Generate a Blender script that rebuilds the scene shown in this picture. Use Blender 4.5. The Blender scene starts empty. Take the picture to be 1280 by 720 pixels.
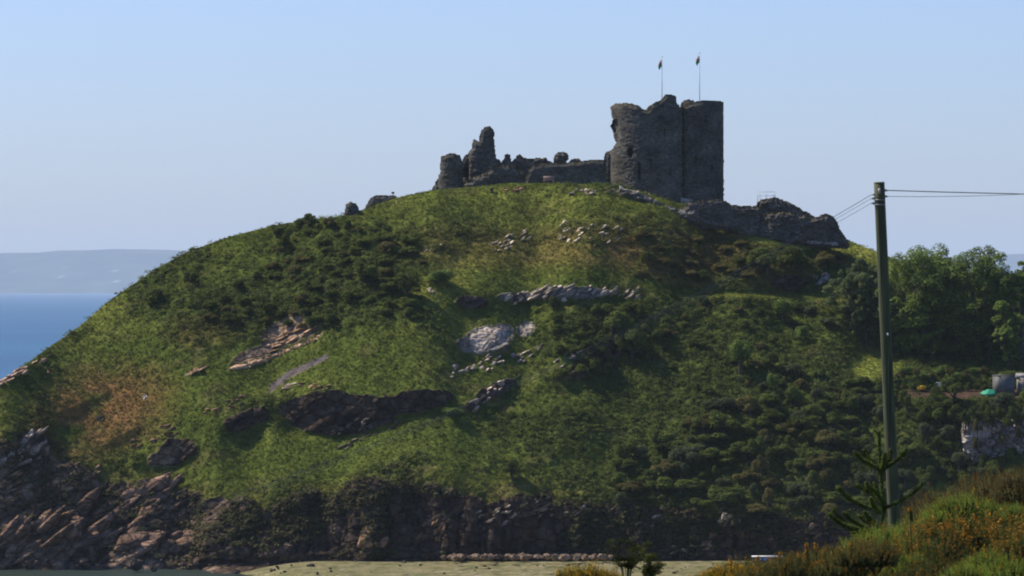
import bpy, math, random
import numpy as np
from mathutils import Vector
R = math.radians
rng = np.random.default_rng(7)
random.seed(7)
sc = bpy.context.scene
col = sc.collection
K = 0.000186          # metres per photo pixel per metre of distance
ZC = 29.5             # eye height above the sea

# ------------------------------------------------------------------ noise
_perm = np.random.default_rng(3).permutation(4096).astype(np.int64)
_grad = np.random.default_rng(4).normal(size=(4096, 3)); _grad /= np.linalg.norm(_grad, axis=1)[:, None]
def _h(i, j, k): return _perm[(_perm[(_perm[i & 4095] + j) & 4095] + k) & 4095]
def noise3(x, y, z):
    x, y, z = np.broadcast_arrays(np.asarray(x, float), np.asarray(y, float), np.asarray(z, float))
    xi, yi, zi = np.floor(x).astype(np.int64), np.floor(y).astype(np.int64), np.floor(z).astype(np.int64)
    xf, yf, zf = x - xi, y - yi, z - zi
    u, v, w = [t * t * t * (t * (t * 6 - 15) + 10) for t in (xf, yf, zf)]
    out = 0
    for a in (0, 1):
        for b in (0, 1):
            for c in (0, 1):
                g = _grad[_h(xi + a, yi + b, zi + c)]
                d = g[..., 0] * (xf - a) + g[..., 1] * (yf - b) + g[..., 2] * (zf - c)
                out = out + d * (u if a else 1 - u) * (v if b else 1 - v) * (w if c else 1 - w)
    return out * 1.6
def fbm(x, y, z, oct=4, gain=.5):
    s = 0; a = 1; t = 0
    for o in range(oct):
        s = s + a * noise3(x * 2**o + 17.3 * o, y * 2**o - 9.1 * o, z * 2**o + 3.7 * o); t += a; a *= gain
    return s / t
def ridged(x, y, z, oct=4):
    s = 0; a = 1; t = 0
    for o in range(oct):
        s = s + a * (1 - 2 * np.abs(noise3(x * 2**o + 5.3 * o, y * 2**o, z * 2**o + 2.1 * o))); t += a; a *= .5
    return s / t
def sstep(a, b, x):
    t = np.clip((x - a) / (b - a), 0, 1); return t * t * (3 - 2 * t)
def smooth1(a, sig, axis):
    n = int(sig * 3); w = np.exp(-np.arange(-n, n + 1)**2 / (2 * sig * sig)); w /= w.sum()
    pad = [(0, 0)] * a.ndim; pad[axis] = (n, n)
    return np.apply_along_axis(lambda r: np.convolve(r, w, 'valid'), axis, np.pad(a, pad, mode='edge'))
def lin(r, g, b):     # sRGB 0-255 -> linear
    f = lambda c: (c / 12.92 if c <= .04045 else ((c + .055) / 1.055)**2.4)
    return np.array([f(r / 255), f(g / 255), f(b / 255)])
def at(u, v, D): return Vector(((u - 640) * K * D, D, ZC - (v - 360) * K * D))

# ------------------------------------------------------------------ mesh / tagging helpers
def mesh_from(name, V, F, mats, cols=None, smooth=False, mi=None):
    V = np.asarray(V, dtype=np.float32).reshape(-1, 3)
    me = bpy.data.meshes.new(name)
    me.vertices.add(len(V)); me.vertices.foreach_set('co', V.ravel())
    if isinstance(F, np.ndarray):
        n, kk = F.shape
        idx = F.astype(np.int32).ravel(); starts = np.arange(n, dtype=np.int32) * kk; tot = np.full(n, kk, np.int32)
    else:
        tot = np.array([len(f) for f in F], np.int32); idx = np.array([i for f in F for i in f], np.int32)
        starts = np.concatenate([[0], np.cumsum(tot)[:-1]]).astype(np.int32)
    me.loops.add(len(idx)); me.polygons.add(len(tot))
    me.loops.foreach_set('vertex_index', idx)
    me.polygons.foreach_set('loop_start', starts)
    me.update(calc_edges=True)
    if smooth: me.polygons.foreach_set('use_smooth', np.ones(len(tot), bool))
    if cols is not None:
        ca = me.color_attributes.new('Col', 'FLOAT_COLOR', 'POINT')
        c4 = np.ones((len(V), 4), np.float32); c4[:, :3] = cols
        ca.data.foreach_set('color', c4.ravel())
    for m in (mats if isinstance(mats, (list, tuple)) else [mats]): me.materials.append(m)
    if mi is not None: me.polygons.foreach_set('material_index', np.asarray(mi, np.int32))
    me.validate(); me.update()
    return me
def obj(name, me, parent=None, loc=(0, 0, 0)):
    o = bpy.data.objects.new(name, me); col.objects.link(o)
    o.location = loc
    if parent: o.parent = parent
    return o
def tag(o, label=None, cat=None, group=None, kind=None):
    if label: o['label'] = label
    if cat: o['category'] = cat
    if group: o['group'] = group
    if kind: o['kind'] = kind
    return o
def empty(name, loc, label, cat, group=None):
    o = bpy.data.objects.new(name, None); col.objects.link(o); o.location = loc; o.empty_display_size = .3
    return tag(o, label, cat, group)
def copy_tree(o, parent=None):
    c = o.copy(); col.objects.link(c)
    if parent: c.parent = parent
    for ch in list(o.children): copy_tree(ch, c)
    return c
class MB:
    def __init__(s): s.V = []; s.F = []; s.C = []; s.n = 0
    def add(s, V, F, c=(1, 1, 1)):
        V = np.asarray(V, float).reshape(-1, 3)
        s.V.append(V); s.F += [tuple(int(i) + s.n for i in f) for f in F]
        c = np.asarray(c, float); s.C.append(np.broadcast_to(c, V.shape).copy() if c.ndim == 1 else c); s.n += len(V)
    def box(s, c, d, rz=0, col=(1, 1, 1)):
        x, y, z = [q / 2 for q in d]
        P = np.array([[a, b, e] for e in (-z, z) for a, b in ((-x, -y), (x, -y), (x, y), (-x, y))])
        cs, sn = math.cos(rz), math.sin(rz)
        P = np.stack([P[:, 0] * cs - P[:, 1] * sn, P[:, 0] * sn + P[:, 1] * cs, P[:, 2]], 1) + np.array(c)
        s.add(P, [(3, 2, 1, 0), (4, 5, 6, 7), (0, 1, 5, 4), (1, 2, 6, 5), (2, 3, 7, 6), (3, 0, 4, 7)], col)
    def tube(s, pts, rad, n=8, col=(1, 1, 1), rough=0, rs=None):
        pts = [np.array(p, float) for p in pts]
        rad = list(rad) if hasattr(rad, '__len__') else [rad] * len(pts)
        V = []; up = np.array([.13, .21, .97])
        for i, p in enumerate(pts):
            t = pts[min(i + 1, len(pts) - 1)] - pts[max(i - 1, 0)]; t /= (np.linalg.norm(t) + 1e-9)
            a = np.cross(t, up if abs(t @ up) < .95 else np.array([1., .1, 0])); a /= np.linalg.norm(a); b = np.cross(t, a)
            for j in range(n):
                an = 2 * math.pi * j / n; r = rad[i] * (1 + (rough * rs.normal() if rough else 0))
                V.append(p + r * (math.cos(an) * a + math.sin(an) * b))
        F = [(i * n + j, i * n + (j + 1) % n, (i + 1) * n + (j + 1) % n, (i + 1) * n + j) for i in range(len(pts) - 1) for j in range(n)]
        F += [tuple(range(n - 1, -1, -1)), tuple((len(pts) - 1) * n + j for j in range(n))]
        s.add(V, F, col)
    def build(s, name, mat, parent=None, loc=(0, 0, 0), smooth=False):
        return obj(name, mesh_from(name, np.concatenate(s.V), s.F, mat, np.concatenate(s.C), smooth), parent, loc)
    def mesh(s, name, mat, smooth=False): return mesh_from(name, np.concatenate(s.V), s.F, mat, np.concatenate(s.C), smooth)

# ------------------------------------------------------------------ materials
def newmat(name):
    m = bpy.data.materials.new(name); m.use_nodes = True; nt = m.node_tree
    return m, nt, nt.nodes['Principled BSDF'], nt.nodes.new, nt.links.new
def col_mat(name, rough=.85, scale=1.2, lo=.7, hi=1.3, bump=.3, bscale=3., bdist=.1, detail=6, spec=.25, transl=0., sat=None, stones=0.):
    """base colour from the Col attribute times procedural variation, with a procedural bump"""
    m, nt, P, N, L = newmat(name)
    a = N('ShaderNodeAttribute'); a.attribute_name = 'Col'
    tc = N('ShaderNodeTexCoord')
    n = N('ShaderNodeTexNoise'); n.inputs['Scale'].default_value = scale; n.inputs['Detail'].default_value = detail
    L(tc.outputs['Object'], n.inputs['Vector'])
    mr = N('ShaderNodeMapRange'); mr.inputs[1].default_value = .3; mr.inputs[2].default_value = .7
    mr.inputs[3].default_value = lo; mr.inputs[4].default_value = hi; L(n.outputs['Fac'], mr.inputs[0])
    mx = N('ShaderNodeVectorMath'); mx.operation = 'SCALE'; L(a.outputs['Color'], mx.inputs[0]); L(mr.outputs[0], mx.inputs['Scale'])
    out = mx.outputs[0]; hgt = None
    if stones:
        mp = N('ShaderNodeMapping'); mp.inputs['Scale'].default_value = (1, 1, 1.7); L(tc.outputs['Object'], mp.inputs['Vector'])
        vo = N('ShaderNodeTexVoronoi'); vo.feature = 'F1'; vo.inputs['Scale'].default_value = stones; L(mp.outputs[0], vo.inputs['Vector'])
        vd = N('ShaderNodeTexVoronoi'); vd.feature = 'DISTANCE_TO_EDGE'; vd.inputs['Scale'].default_value = stones; L(mp.outputs[0], vd.inputs['Vector'])
        sp = N('ShaderNodeSeparateColor'); L(vo.outputs['Color'], sp.inputs[0])
        m1 = N('ShaderNodeMapRange'); m1.inputs[3].default_value = .72; m1.inputs[4].default_value = 1.28; L(sp.outputs[0], m1.inputs[0])
        m2 = N('ShaderNodeMapRange'); m2.inputs[2].default_value = .12; m2.inputs[3].default_value = .55; L(vd.outputs['Distance'], m2.inputs[0])
        mm = N('ShaderNodeMath'); mm.operation = 'MULTIPLY'; L(m1.outputs[0], mm.inputs[0]); L(m2.outputs[0], mm.inputs[1])
        m3 = N('ShaderNodeVectorMath'); m3.operation = 'SCALE'; L(out, m3.inputs[0]); L(mm.outputs[0], m3.inputs['Scale'])
        out = m3.outputs[0]; hgt = m2.outputs[0]
    L(out, P.inputs['Base Color'])
    P.inputs['Roughness'].default_value = rough; P.inputs['Specular IOR Level'].default_value = spec
    if bump:
        bn = N('ShaderNodeTexNoise'); bn.inputs['Scale'].default_value = bscale; bn.inputs['Detail'].default_value = 5
        L(tc.outputs['Object'], bn.inputs['Vector'])
        bp = N('ShaderNodeBump'); bp.inputs['Strength'].default_value = bump; bp.inputs['Distance'].default_value = bdist
        h = bn.outputs['Fac']
        if hgt is not None:
            ad = N('ShaderNodeMath'); ad.operation = 'ADD'; L(h, ad.inputs[0]); L(hgt, ad.inputs[1]); h = ad.outputs[0]
        L(h, bp.inputs['Height']); L(bp.outputs[0], P.inputs['Normal'])
    if transl:
        t = N('ShaderNodeBsdfTranslucent'); mi = N('ShaderNodeMixShader'); mi.inputs[0].default_value = transl
        L(out, t.inputs['Color']); L(P.outputs[0], mi.inputs[1]); L(t.outputs[0], mi.inputs[2])
        L(mi.outputs[0], nt.nodes['Material Output'].inputs['Surface'])
    return m
M_hill = col_mat('hillside', 1, .9, .62, 1.38, .7, 2.2, .35, 8, 0)
M_ground = col_mat('ground_turf', .95, 1.5, .6, 1.4, .8, 6, .1, 8, .1)
M_rock = col_mat('rock', 1, 1.3, .6, 1.4, 1., 2.6, .3, 8, .0, stones=.55)
M_leaf = col_mat('leaves', .6, .5, .75, 1.25, 0, transl=.3, spec=.03)
M_leaf2 = col_mat('gorse_leaves', .6, 3., .7, 1.3, 0, transl=.2, spec=.03)
M_flower = col_mat('flowers', .7, 8., .8, 1.2, 0, transl=.2, spec=.1)
M_bark = col_mat('bark', .9, 3., .6, 1.4, .6, 9, .05, spec=.1)
M_stone = col_mat('masonry', .95, .55, .7, 1.3, .8, 3., .12, 6, 0, stones=3.6)
M_wood = col_mat('weathered_wood', .8, 6., .7, 1.3, .3, 12, .02)
M_paint = col_mat('painted', .6, 3., .85, 1.15, .1, 5, .01)
M_metal = col_mat('galvanised', .45, 4., .85, 1.15, .1, 5, .01, spec=.5)
M_cloth = col_mat('cloth', .9, 8., .95, 1.05, 0, transl=.3)
M_beach = col_mat('beach_shingle', .95, 2.5, .55, 1.45, .8, 5., .12, 8, .1)
M_far = col_mat('far_land', 1, .004, .7, 1.3, 0, spec=0)

# pole timber: long vertical grain
m, nt, P, N, L = newmat('pole_timber'); M_pole = m
tc = N('ShaderNodeTexCoord'); mp = N('ShaderNodeMapping'); mp.inputs['Scale'].default_value = (30, 30, .8); L(tc.outputs['Object'], mp.inputs[0])
n = N('ShaderNodeTexNoise'); n.inputs['Scale'].default_value = 1; n.inputs['Detail'].default_value = 6; L(mp.outputs[0], n.inputs['Vector'])
cr = N('ShaderNodeValToRGB'); cr.color_ramp.elements[0].position = .35; cr.color_ramp.elements[0].color = (.02, .024, .009, 1)
cr.color_ramp.elements[1].position = .68; cr.color_ramp.elements[1].color = (.095, .105, .04, 1); L(n.outputs['Fac'], cr.inputs[0]); L(cr.outputs[0], P.inputs['Base Color'])
bp = N('ShaderNodeBump'); bp.inputs['Strength'].default_value = .6; bp.inputs['Distance'].default_value = .01; L(n.outputs['Fac'], bp.inputs['Height']); L(bp.outputs[0], P.inputs['Normal'])
P.inputs['Roughness'].default_value = .85
# sea
m, nt, P, N, L = newmat('sea_water'); M_sea = m
P.inputs['Base Color'].default_value = (.018, .075, .15, 1); P.inputs['Roughness'].default_value = .32; P.inputs['IOR'].default_value = 1.33
P.inputs['Specular IOR Level'].default_value = .25
tc = N('ShaderNodeTexCoord'); mp = N('ShaderNodeMapping'); mp.inputs['Scale'].default_value = (.35, .8, 1); L(tc.outputs['Object'], mp.inputs[0])
n = N('ShaderNodeTexNoise'); n.inputs['Scale'].default_value = .8; n.inputs['Detail'].default_value = 8; L(mp.outputs[0], n.inputs['Vector'])
bp = N('ShaderNodeBump'); bp.inputs['Strength'].default_value = 1; bp.inputs['Distance'].default_value = .5; L(n.outputs['Fac'], bp.inputs['Height']); L(bp.outputs[0], P.inputs['Normal'])
n2 = N('ShaderNodeTexNoise'); n2.inputs['Scale'].default_value = .004; n2.inputs['Detail'].default_value = 5; L(mp.outputs[0], n2.inputs['Vector'])
cr = N('ShaderNodeValToRGB'); cr.color_ramp.elements[0].position = .35; cr.color_ramp.elements[0].color = (.004, .055, .115, 1)
cr.color_ramp.elements[1].position = .65; cr.color_ramp.elements[1].color = (.010, .08, .15, 1); L(n2.outputs['Fac'], cr.inputs[0])
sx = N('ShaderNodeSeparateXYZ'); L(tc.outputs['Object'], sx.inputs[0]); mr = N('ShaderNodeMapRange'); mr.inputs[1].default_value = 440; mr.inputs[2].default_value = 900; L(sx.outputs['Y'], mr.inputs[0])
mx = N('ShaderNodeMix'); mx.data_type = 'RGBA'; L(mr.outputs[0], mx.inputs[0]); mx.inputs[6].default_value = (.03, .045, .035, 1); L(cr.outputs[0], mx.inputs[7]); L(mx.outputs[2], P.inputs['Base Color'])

# ------------------------------------------------------------------ world, sun, camera
SUN_EL = R(50); SUN_AZ = R(22)       # azimuth measured from straight left (-X) towards +Y (away from the camera)
sdir = Vector((-math.cos(SUN_EL) * math.cos(SUN_AZ), math.cos(SUN_EL) * math.sin(SUN_AZ), math.sin(SUN_EL)))
w = bpy.data.worlds.new('World'); sc.world = w; w.use_nodes = True
nt = w.node_tree; bg = nt.nodes['Background']
sky = nt.nodes.new('ShaderNodeTexSky'); sky.sky_type = 'NISHITA'; sky.sun_disc = False
sky.sun_elevation = SUN_EL; sky.sun_rotation = math.atan2(sdir.x, sdir.y)
sky.altitude = 0; sky.air_density = 1.0; sky.dust_density = .7; sky.ozone_density = 5.5
tint = nt.nodes.new('ShaderNodeVectorMath'); tint.operation = 'MULTIPLY'; tint.inputs[1].default_value = (.90, .935, 1.21)   # white balance of the photograph
nt.links.new(sky.outputs[0], tint.inputs[0]); nt.links.new(tint.outputs[0], bg.inputs['Color']); bg.inputs['Strength'].default_value = .11
sl = bpy.data.lights.new('sun', 'SUN'); sl.energy = 4.8; sl.angle = R(.5); sl.color = (1, .92, .78)
so = bpy.data.objects.new('sun', sl); col.objects.link(so); so.location = (0, 0, 200)
so.rotation_euler = (-sdir).to_track_quat('-Z', 'Y').to_euler()
cam = bpy.data.cameras.new('camera'); co = bpy.data.objects.new('camera', cam); col.objects.link(co); sc.camera = co
co.location = (0, 0, ZC); co.rotation_euler = (R(90), 0, 0)
cam.sensor_width = 36; cam.lens = 36 / (1280 * K); cam.clip_start = .5; cam.clip_end = 80000
cam.dof.use_dof = True; cam.dof.focus_distance = 480; cam.dof.aperture_fstop = 8
sc.view_settings.view_transform = 'Standard'; sc.view_settings.look = 'None'; sc.view_settings.gamma = 1
sc.view_settings.exposure = .30
sc.render.resolution_x = 1024; sc.render.resolution_y = 576
sc.cycles.filter_width = 1.95; sc.cycles.max_bounces = 6; sc.cycles.transparent_max_bounces = 8; sc.cycles.volume_bounces = 2

# ------------------------------------------------------------------ the castle hill
crest_pts = [(-700, 800), (-400, 700), (-260, 625), (-100, 533), (0, 477), (20, 465), (60, 435), (100, 408), (130, 381), (160, 360), (200, 334), (240, 313),
             (280, 298), (330, 285), (380, 276), (420, 272), (455, 262), (500, 246), (540, 238), (600, 233), (640, 229), (700, 230), (760, 231),
             (775, 233), (800, 241), (830, 249), (860, 258), (900, 268), (950, 280), (1000, 290), (1060, 301), (1090, 312), (1120, 325),
             (1150, 333), (1200, 340), (1280, 348), (1400, 352), (1700, 356), (2000, 360)]
U = np.concatenate([np.arange(-640, -20, 10.), np.arange(-20, 1300, 1.2), np.arange(1300, 1900, 12.)])
NR = 360
vc = np.interp(U, *zip(*crest_pts))
vc = smooth1(vc, 3, 0)
vf = np.interp(U, [-640, 210, 270, 2000], [730, 724, 704, 702])
zf = np.interp(U, [-640, 210, 270, 2000], [-1.2, -1.1, .75, .75])
T = np.linspace(0, 1, NR)
UU = np.repeat(U[:, None], NR, 1)
VV = vf[:, None] + (vc - vf)[:, None] * T[None, :]
WU = 9 * fbm(UU * .035, VV * .05, 11., 4); WV = 6 * fbm(UU * .035, VV * .05, 23., 4)
def blob(cu, cv, ru, rv, ang=0, soft=.45):
    q_ = min(1, min(ru, rv) / 16 + .25); a = R(-ang); du = UU + WU * q_ - cu; dv = VV + WV * q_ - cv
    x = du * math.cos(a) + dv * math.sin(a); y = -du * math.sin(a) + dv * math.cos(a)
    d = np.sqrt((x / ru)**2 + (y / rv)**2)
    return 1 - sstep(1 - soft, 1 + soft, d)
def band(us, vs, hw, u0, u1, soft=2., fade=25):
    vl = np.interp(UU, us, vs)
    return (1 - sstep(hw, hw + soft, np.abs(VV - vl))) * sstep(u0 - fade, u0 + fade, UU) * (1 - sstep(u1 - fade, u1 + fade, UU))
vcl = np.interp(U, [-640, -50, 0, 60, 150, 250, 330, 430, 520, 600, 660, 730, 800, 880, 950, 1000, 1900],
                [610, 560, 548, 575, 600, 618, 628, 612, 602, 618, 612, 622, 640, 642, 640, 652, 665])[:, None]
wob = 30 * fbm(UU * .022, VV * .012, 0., 4)
cliff = sstep(-14, 16, VV - vcl + wob)
S = 33 + 6 * fbm(UU * .006, VV * .012, 3., 2)
S = S * (1 - cliff) + (50 + 25 * sstep(250, 470, UU) + 10 * fbm(UU * .02, VV * .01, 8., 3)) * cliff
S = S + (17 - S) * (1 - sstep(3, 26, VV - vc[:, None])) * sstep(420, 540, UU) * (1 - sstep(1080, 1100, UU))
overhang = np.maximum.reduce([blob(420, 518, 72, 27, -2, .12), blob(515, 503, 50, 13, 8, .2)])
hollows = [(overhang, 85), (blob(308, 526, 30, 13, 18, .3), 78), (blob(215, 568, 34, 17, 24, .35), 74), (blob(30, 565, 34, 22, 25), 72),
           (blob(700, 369, 85, 8, 3), 62), (blob(600, 434, 34, 13, -5), 52), (blob(745, 452, 70, 14, 28), 66), (blob(612, 493, 40, 10, 30), 60),
           (blob(985, 354, 52, 12, 0), 68), (blob(590, 380, 22, 8), 66), (blob(80, 520, 60, 6, 25), 55), (blob(160, 545, 30, 6, 25), 55)]
for wgt, s in hollows: S = S + (s - S) * wgt
track = band([820, 870, 960, 1070], [366, 369, 370, 374], 3., 840, 1060)
S = S + (8 - S) * track
S = S + (58 - S) * band([820, 870, 960, 1070], [357, 359, 361, 364], 5, 840, 1010)
rightw = sstep(1050, 1085, UU)
field = rightw * sstep(436, 442, VV) * (1 - sstep(472, 477, VV))
S = S + (15 - S) * field
S = S + (60 - S) * rightw * sstep(473, 477, VV) * (1 - sstep(484, 487, VV))
terr = sstep(1090, 1120, UU) * sstep(485, 488, VV) * (1 - sstep(497, 500, VV))
S = S + (8 - S) * terr
S = S + (30 - S) * rightw * (1 - sstep(430, 440, VV))
S = S + (44 - S) * sstep(1080, 1130, UU) * sstep(505, 520, VV) * (1 - cliff)
S = np.clip(S, 6, 86)
DD = np.empty_like(UU)
DD[:, 0] = (ZC - zf) / ((vf - 360) * K)
tanS = np.tan(np.radians(S))
for j in range(1, NR):
    dv = VV[:, j - 1] - VV[:, j]; D = DD[:, j - 1]; vm = (VV[:, j] + VV[:, j - 1]) / 2
    den = np.maximum(.5 * (tanS[:, j] + tanS[:, j - 1]) + (vm - 360) * K, .08)
    DD[:, j] = D + K * D * dv / den
# broad form: the headland swings away from us to the left and right
DLOW = smooth1(smooth1(DD, 70, 0), 6, 1)
hp = smooth1(DD, 3, 0) - DLOW
hp = hp - smooth1(hp, 34, 1) + .25 * smooth1(smooth1(hp, 34, 1), 14, 0)
DD = DLOW + hp
DD = np.maximum.accumulate(DD + np.arange(NR)[None, :] * 1e-4, axis=1)
DD = DD + (6 * fbm(UU * .008, VV * .004, 1.3, 2) * T[None, :]**.5)
DD = DD + cliff * (2.2 * fbm(UU * .022, VV * .006, 4.4, 2) + 1.0 * ridged(UU * .06, VV * .008, 2.2, 3) * sstep(300, 450, UU)) * sstep(0, .04, T)[None, :]
DC = DD[:, -1]
XX = (UU - 640) * K * DD; YY = DD; ZZ = ZC - (VV - 360) * K * DD
# back of the hill
steps = np.array([.5, 1.2, 2.5, 4, 6, 9, 13, 18, 24, 32, 42, 55, 70, 90, 115, 140])
plat = sstep(500, 560, U) * (1 - sstep(1060, 1180, U))
bx, by, bz = [], [], []
for s in steps:
    g = np.radians(30)
    fall = np.where(s < 3, s * .12, .36 + (s - 3) * math.tan(g) * .9)
    pfall = max(0, s - 30) * .75 + s * .004
    z = ZZ[:, -1] - (fall * (1 - plat) + pfall * plat)
    rgt = sstep(1060, 1150, U); z = z * (1 - rgt) + (ZZ[:, -1] - s * .05) * rgt
    by.append(DC + s); bx.append(XX[:, -1] * (1 + s / 500)); bz.append(np.maximum(z, -1.5))
fr = np.array([45, 25, 12, 5, 1.5])
fx = [XX[:, 0] for s in fr]; fy = [DD[:, 0] - s for s in fr]
fz = [np.maximum(ZZ[:, 0] - .35 - s * .07, -2.5) for s in fr]
PX = np.concatenate([np.stack(fx, 1), XX, np.stack(bx, 1)], 1)
PY = np.concatenate([np.stack(fy, 1), YY, np.stack(by, 1)], 1)
PZ = np.concatenate([np.stack(fz, 1), ZZ, np.stack(bz, 1)], 1)
NF = len(fr); NB = len(steps)
ext = lambda A, f=None: np.concatenate([np.repeat(A[:, :1], NF, 1), A, np.repeat(A[:, -1:], NB, 1)], 1)
du = np.stack([np.gradient(a, axis=0) for a in (PX, PY, PZ)], -1); dt = np.stack([np.gradient(a, axis=1) for a in (PX, PY, PZ)], -1)
NN = np.cross(du, dt); NN /= np.linalg.norm(NN, axis=-1)[..., None] + 1e-9
if NN[len(U) // 2, NR // 2, 2] < 0: NN = -NN
# --- cover weights
rockw = np.maximum.reduce([cliff, overhang, hollows[1][0] * .8, hollows[2][0] * .75, .8 * hollows[3][0], .8 * hollows[4][0], .7 * hollows[5][0], .5 * hollows[6][0], .8 * hollows[7][0], .5 * hollows[8][0], .9 * hollows[9][0]])
slabs = np.maximum.reduce([blob(608, 424, 34, 15, 18, .2), blob(657, 412, 14, 9, 20, .2), blob(345, 432, 62, 9, 22, .3), blob(355, 412, 30, 12, 25, .35), blob(10, 473, 22, 4, 28, .3),
                           blob(246, 464, 16, 2.6, 22, .3), blob(70, 605, 20, 8, 30), blob(110, 598, 18, 5, 35)])
nz = fbm(PX * .25, PY * .25, PZ * .25, 5)
nz2 = fbm(PX * .09, PY * .09, PZ * .09, 4)
rk = ext(rockw); rk = sstep(.35, .62, rk + .55 * nz + .1 * ext(cliff))
rk = np.maximum(rk, ext(slabs) * sstep(.25, .5, ext(slabs) + .5 * nz))
UE, VE = ext(UU), ext(VV)
def eb(*a, **k): return ext(blob(*a, **k))
scrub = .12 + .9 * sstep(.0, .22, nz2 + .25 * sstep(650, 900, UE) + .18 * sstep(380, 620, VE) - .12)
reg = [(430, 330, 120, 62, 25, .95), (300, 390, 110, 34, 20, .75), (480, 410, 70, 30, 10, .4), (230, 370, 70, 40, 35, .4), (700, 400, 60, 20, 0, .4), (190, 380, 26, 18, 10, .9), (900, 320, 150, 36, -8, .8), (950, 440, 170, 90, 0, .6),
       (850, 560, 260, 70, 0, .6), (760, 430, 70, 45, 25, .7), (480, 370, 70, 40, -20, .4)]
for r in reg: scrub = scrub + r[5] * eb(*r[:5], soft=.6)
gr = [(640, 262, 220, 22, 0, .9), (470, 300, 60, 30, 0, .4), (150, 400, 60, 30, 30, .8), (560, 355, 60, 22, 20, .9), (330, 470, 110, 26, 12, .8), (500, 440, 90, 40, 20, .6),
      (650, 560, 130, 40, 5, .5), (1090, 325, 40, 16, -30, 1), (985, 303, 95, 7.5, -7.5, 1.6), (1070, 318, 30, 10, -25, 1.4), (1090, 457, 34, 20, 0, 1.6), (700, 320, 110, 30, 0, .4), (400, 560, 90, 30, 12, .5), (540, 500, 50, 10, 8, .6), (130, 460, 90, 30, 25, .5)]
for r in gr: scrub = scrub - r[5] * eb(*r[:5], soft=.5)
scrub = scrub - 1.2 * ext(track) - ext(terr)
openf = eb(1094, 458, 34, 20, 0, soft=.12); scrub = np.clip(scrub, 0, 1) * (1 - rk) * (1 - openf)
brown = np.clip(1.0 * eb(125, 515, 80, 48, 20, soft=.6) + .35 * eb(260, 415, 50, 18, 10, soft=.6) + .6 * eb(850, 320, 120, 34, -8, soft=.6) + .35 * eb(640, 310, 150, 26, 0, soft=.6) + .3 * sstep(-30, 20, VE - ext(vcl + 0 * VV)), 0, 1)
brown = brown * sstep(-.45, .15, nz + .25 * nz2 + .1)
# --- base colours (albedo)
c_grass = np.array([.102, .132, .024]); c_grass2 = np.array([.165, .185, .036]); c_scrub = np.array([.062, .084, .019]); c_scrub2 = np.array([.10, .122, .028])
c_brown = np.array([.27, .14, .055]); c_rockd = np.array([.062, .046, .035]); c_rockl = np.array([.25, .175, .12]); c_tan = np.array([.30, .21, .14])
def mixc(a, b, t): return a + (b - a) * t[..., None]
fine = fbm(PX * 1.3, PY * 1.3, PZ * 1.3, 3)
A = mixc(c_grass, c_grass2, sstep(-.3, .4, nz2 + .3 * fine))
yg = np.clip(eb(1090, 457, 34, 20, soft=.3) + eb(985, 303, 95, 7, -7.5) + eb(1090, 322, 30, 14, -30) + .7 * eb(560, 350, 50, 20, 20) + .8 * eb(110, 405, 45, 16, 35) + .4 * eb(720, 246, 160, 10) + .5 * ext(track), 0, 1)
A = mixc(A, np.array([.25, .27, .05]), yg)
A = mixc(A, mixc(c_scrub, c_scrub2, sstep(-.2, .3, fine)), scrub * .92)
dead = sstep(.12, .4, fbm(PX * .22, PY * .22 + 40, PZ * .35, 5)) * (1 - .6 * yg)
A = mixc(A, np.array([.20, .155, .065]), dead * .35)
A = mixc(A, c_brown, brown * .9)
A = mixc(A, np.array([.10, .062, .045]), ext(terr))
# gravelled ramp cut into the hillside
ramp = ext(sstep(-1, 0, (UU - 337) / 74) * 0 + 1) * 0
ln_v = np.interp(UE, [337, 362, 411], [487, 468, 445]); wdt = np.interp(UE, [337, 411], [5.5, 2.6])
ramp = (1 - sstep(wdt, wdt + 1.2, np.abs(VE - ln_v))) * sstep(336, 338, UE) * (1 - sstep(409, 412, UE))
dip = R(33)
qn = PX * -math.sin(dip) + PZ * math.cos(dip); ql = PX * math.cos(dip) + PZ * math.sin(dip)
strat = fbm(ql * .18, PY * .3, qn * 1.1, 4)
low = ext(sstep(660, 712, VV) * cliff); leftc = 1 - sstep(150, 420, UE)
rc = mixc(c_rockd, c_rockl, np.clip(sstep(-.15, .5, strat + .3 * leftc - .1) * (.25 + .75 * leftc), 0, 1))  # bedding tone, plus sun and shade painted in: lighter rock left, darker right
rc = mixc(rc, c_tan, ext(slabs) * .9)
pale = eb(608, 424, 36, 17, 18) + eb(657, 412, 16, 11, 20) + eb(700, 369, 90, 9, 3) * .6 + eb(620, 455, 60, 20) * .4
rc = mixc(rc, np.array([.36, .33, .28]), np.clip(pale, 0, 1) * .9)
rc = rc * (1 + .5 * fine)[..., None]
A = mixc(A, rc, rk)
A = mixc(A, np.array([.17, .14, .125]), ramp)
A = A * mixc(np.array([.72]*3), np.array([.85]*3), rk); A = np.clip(A, .006, .6)
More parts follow.
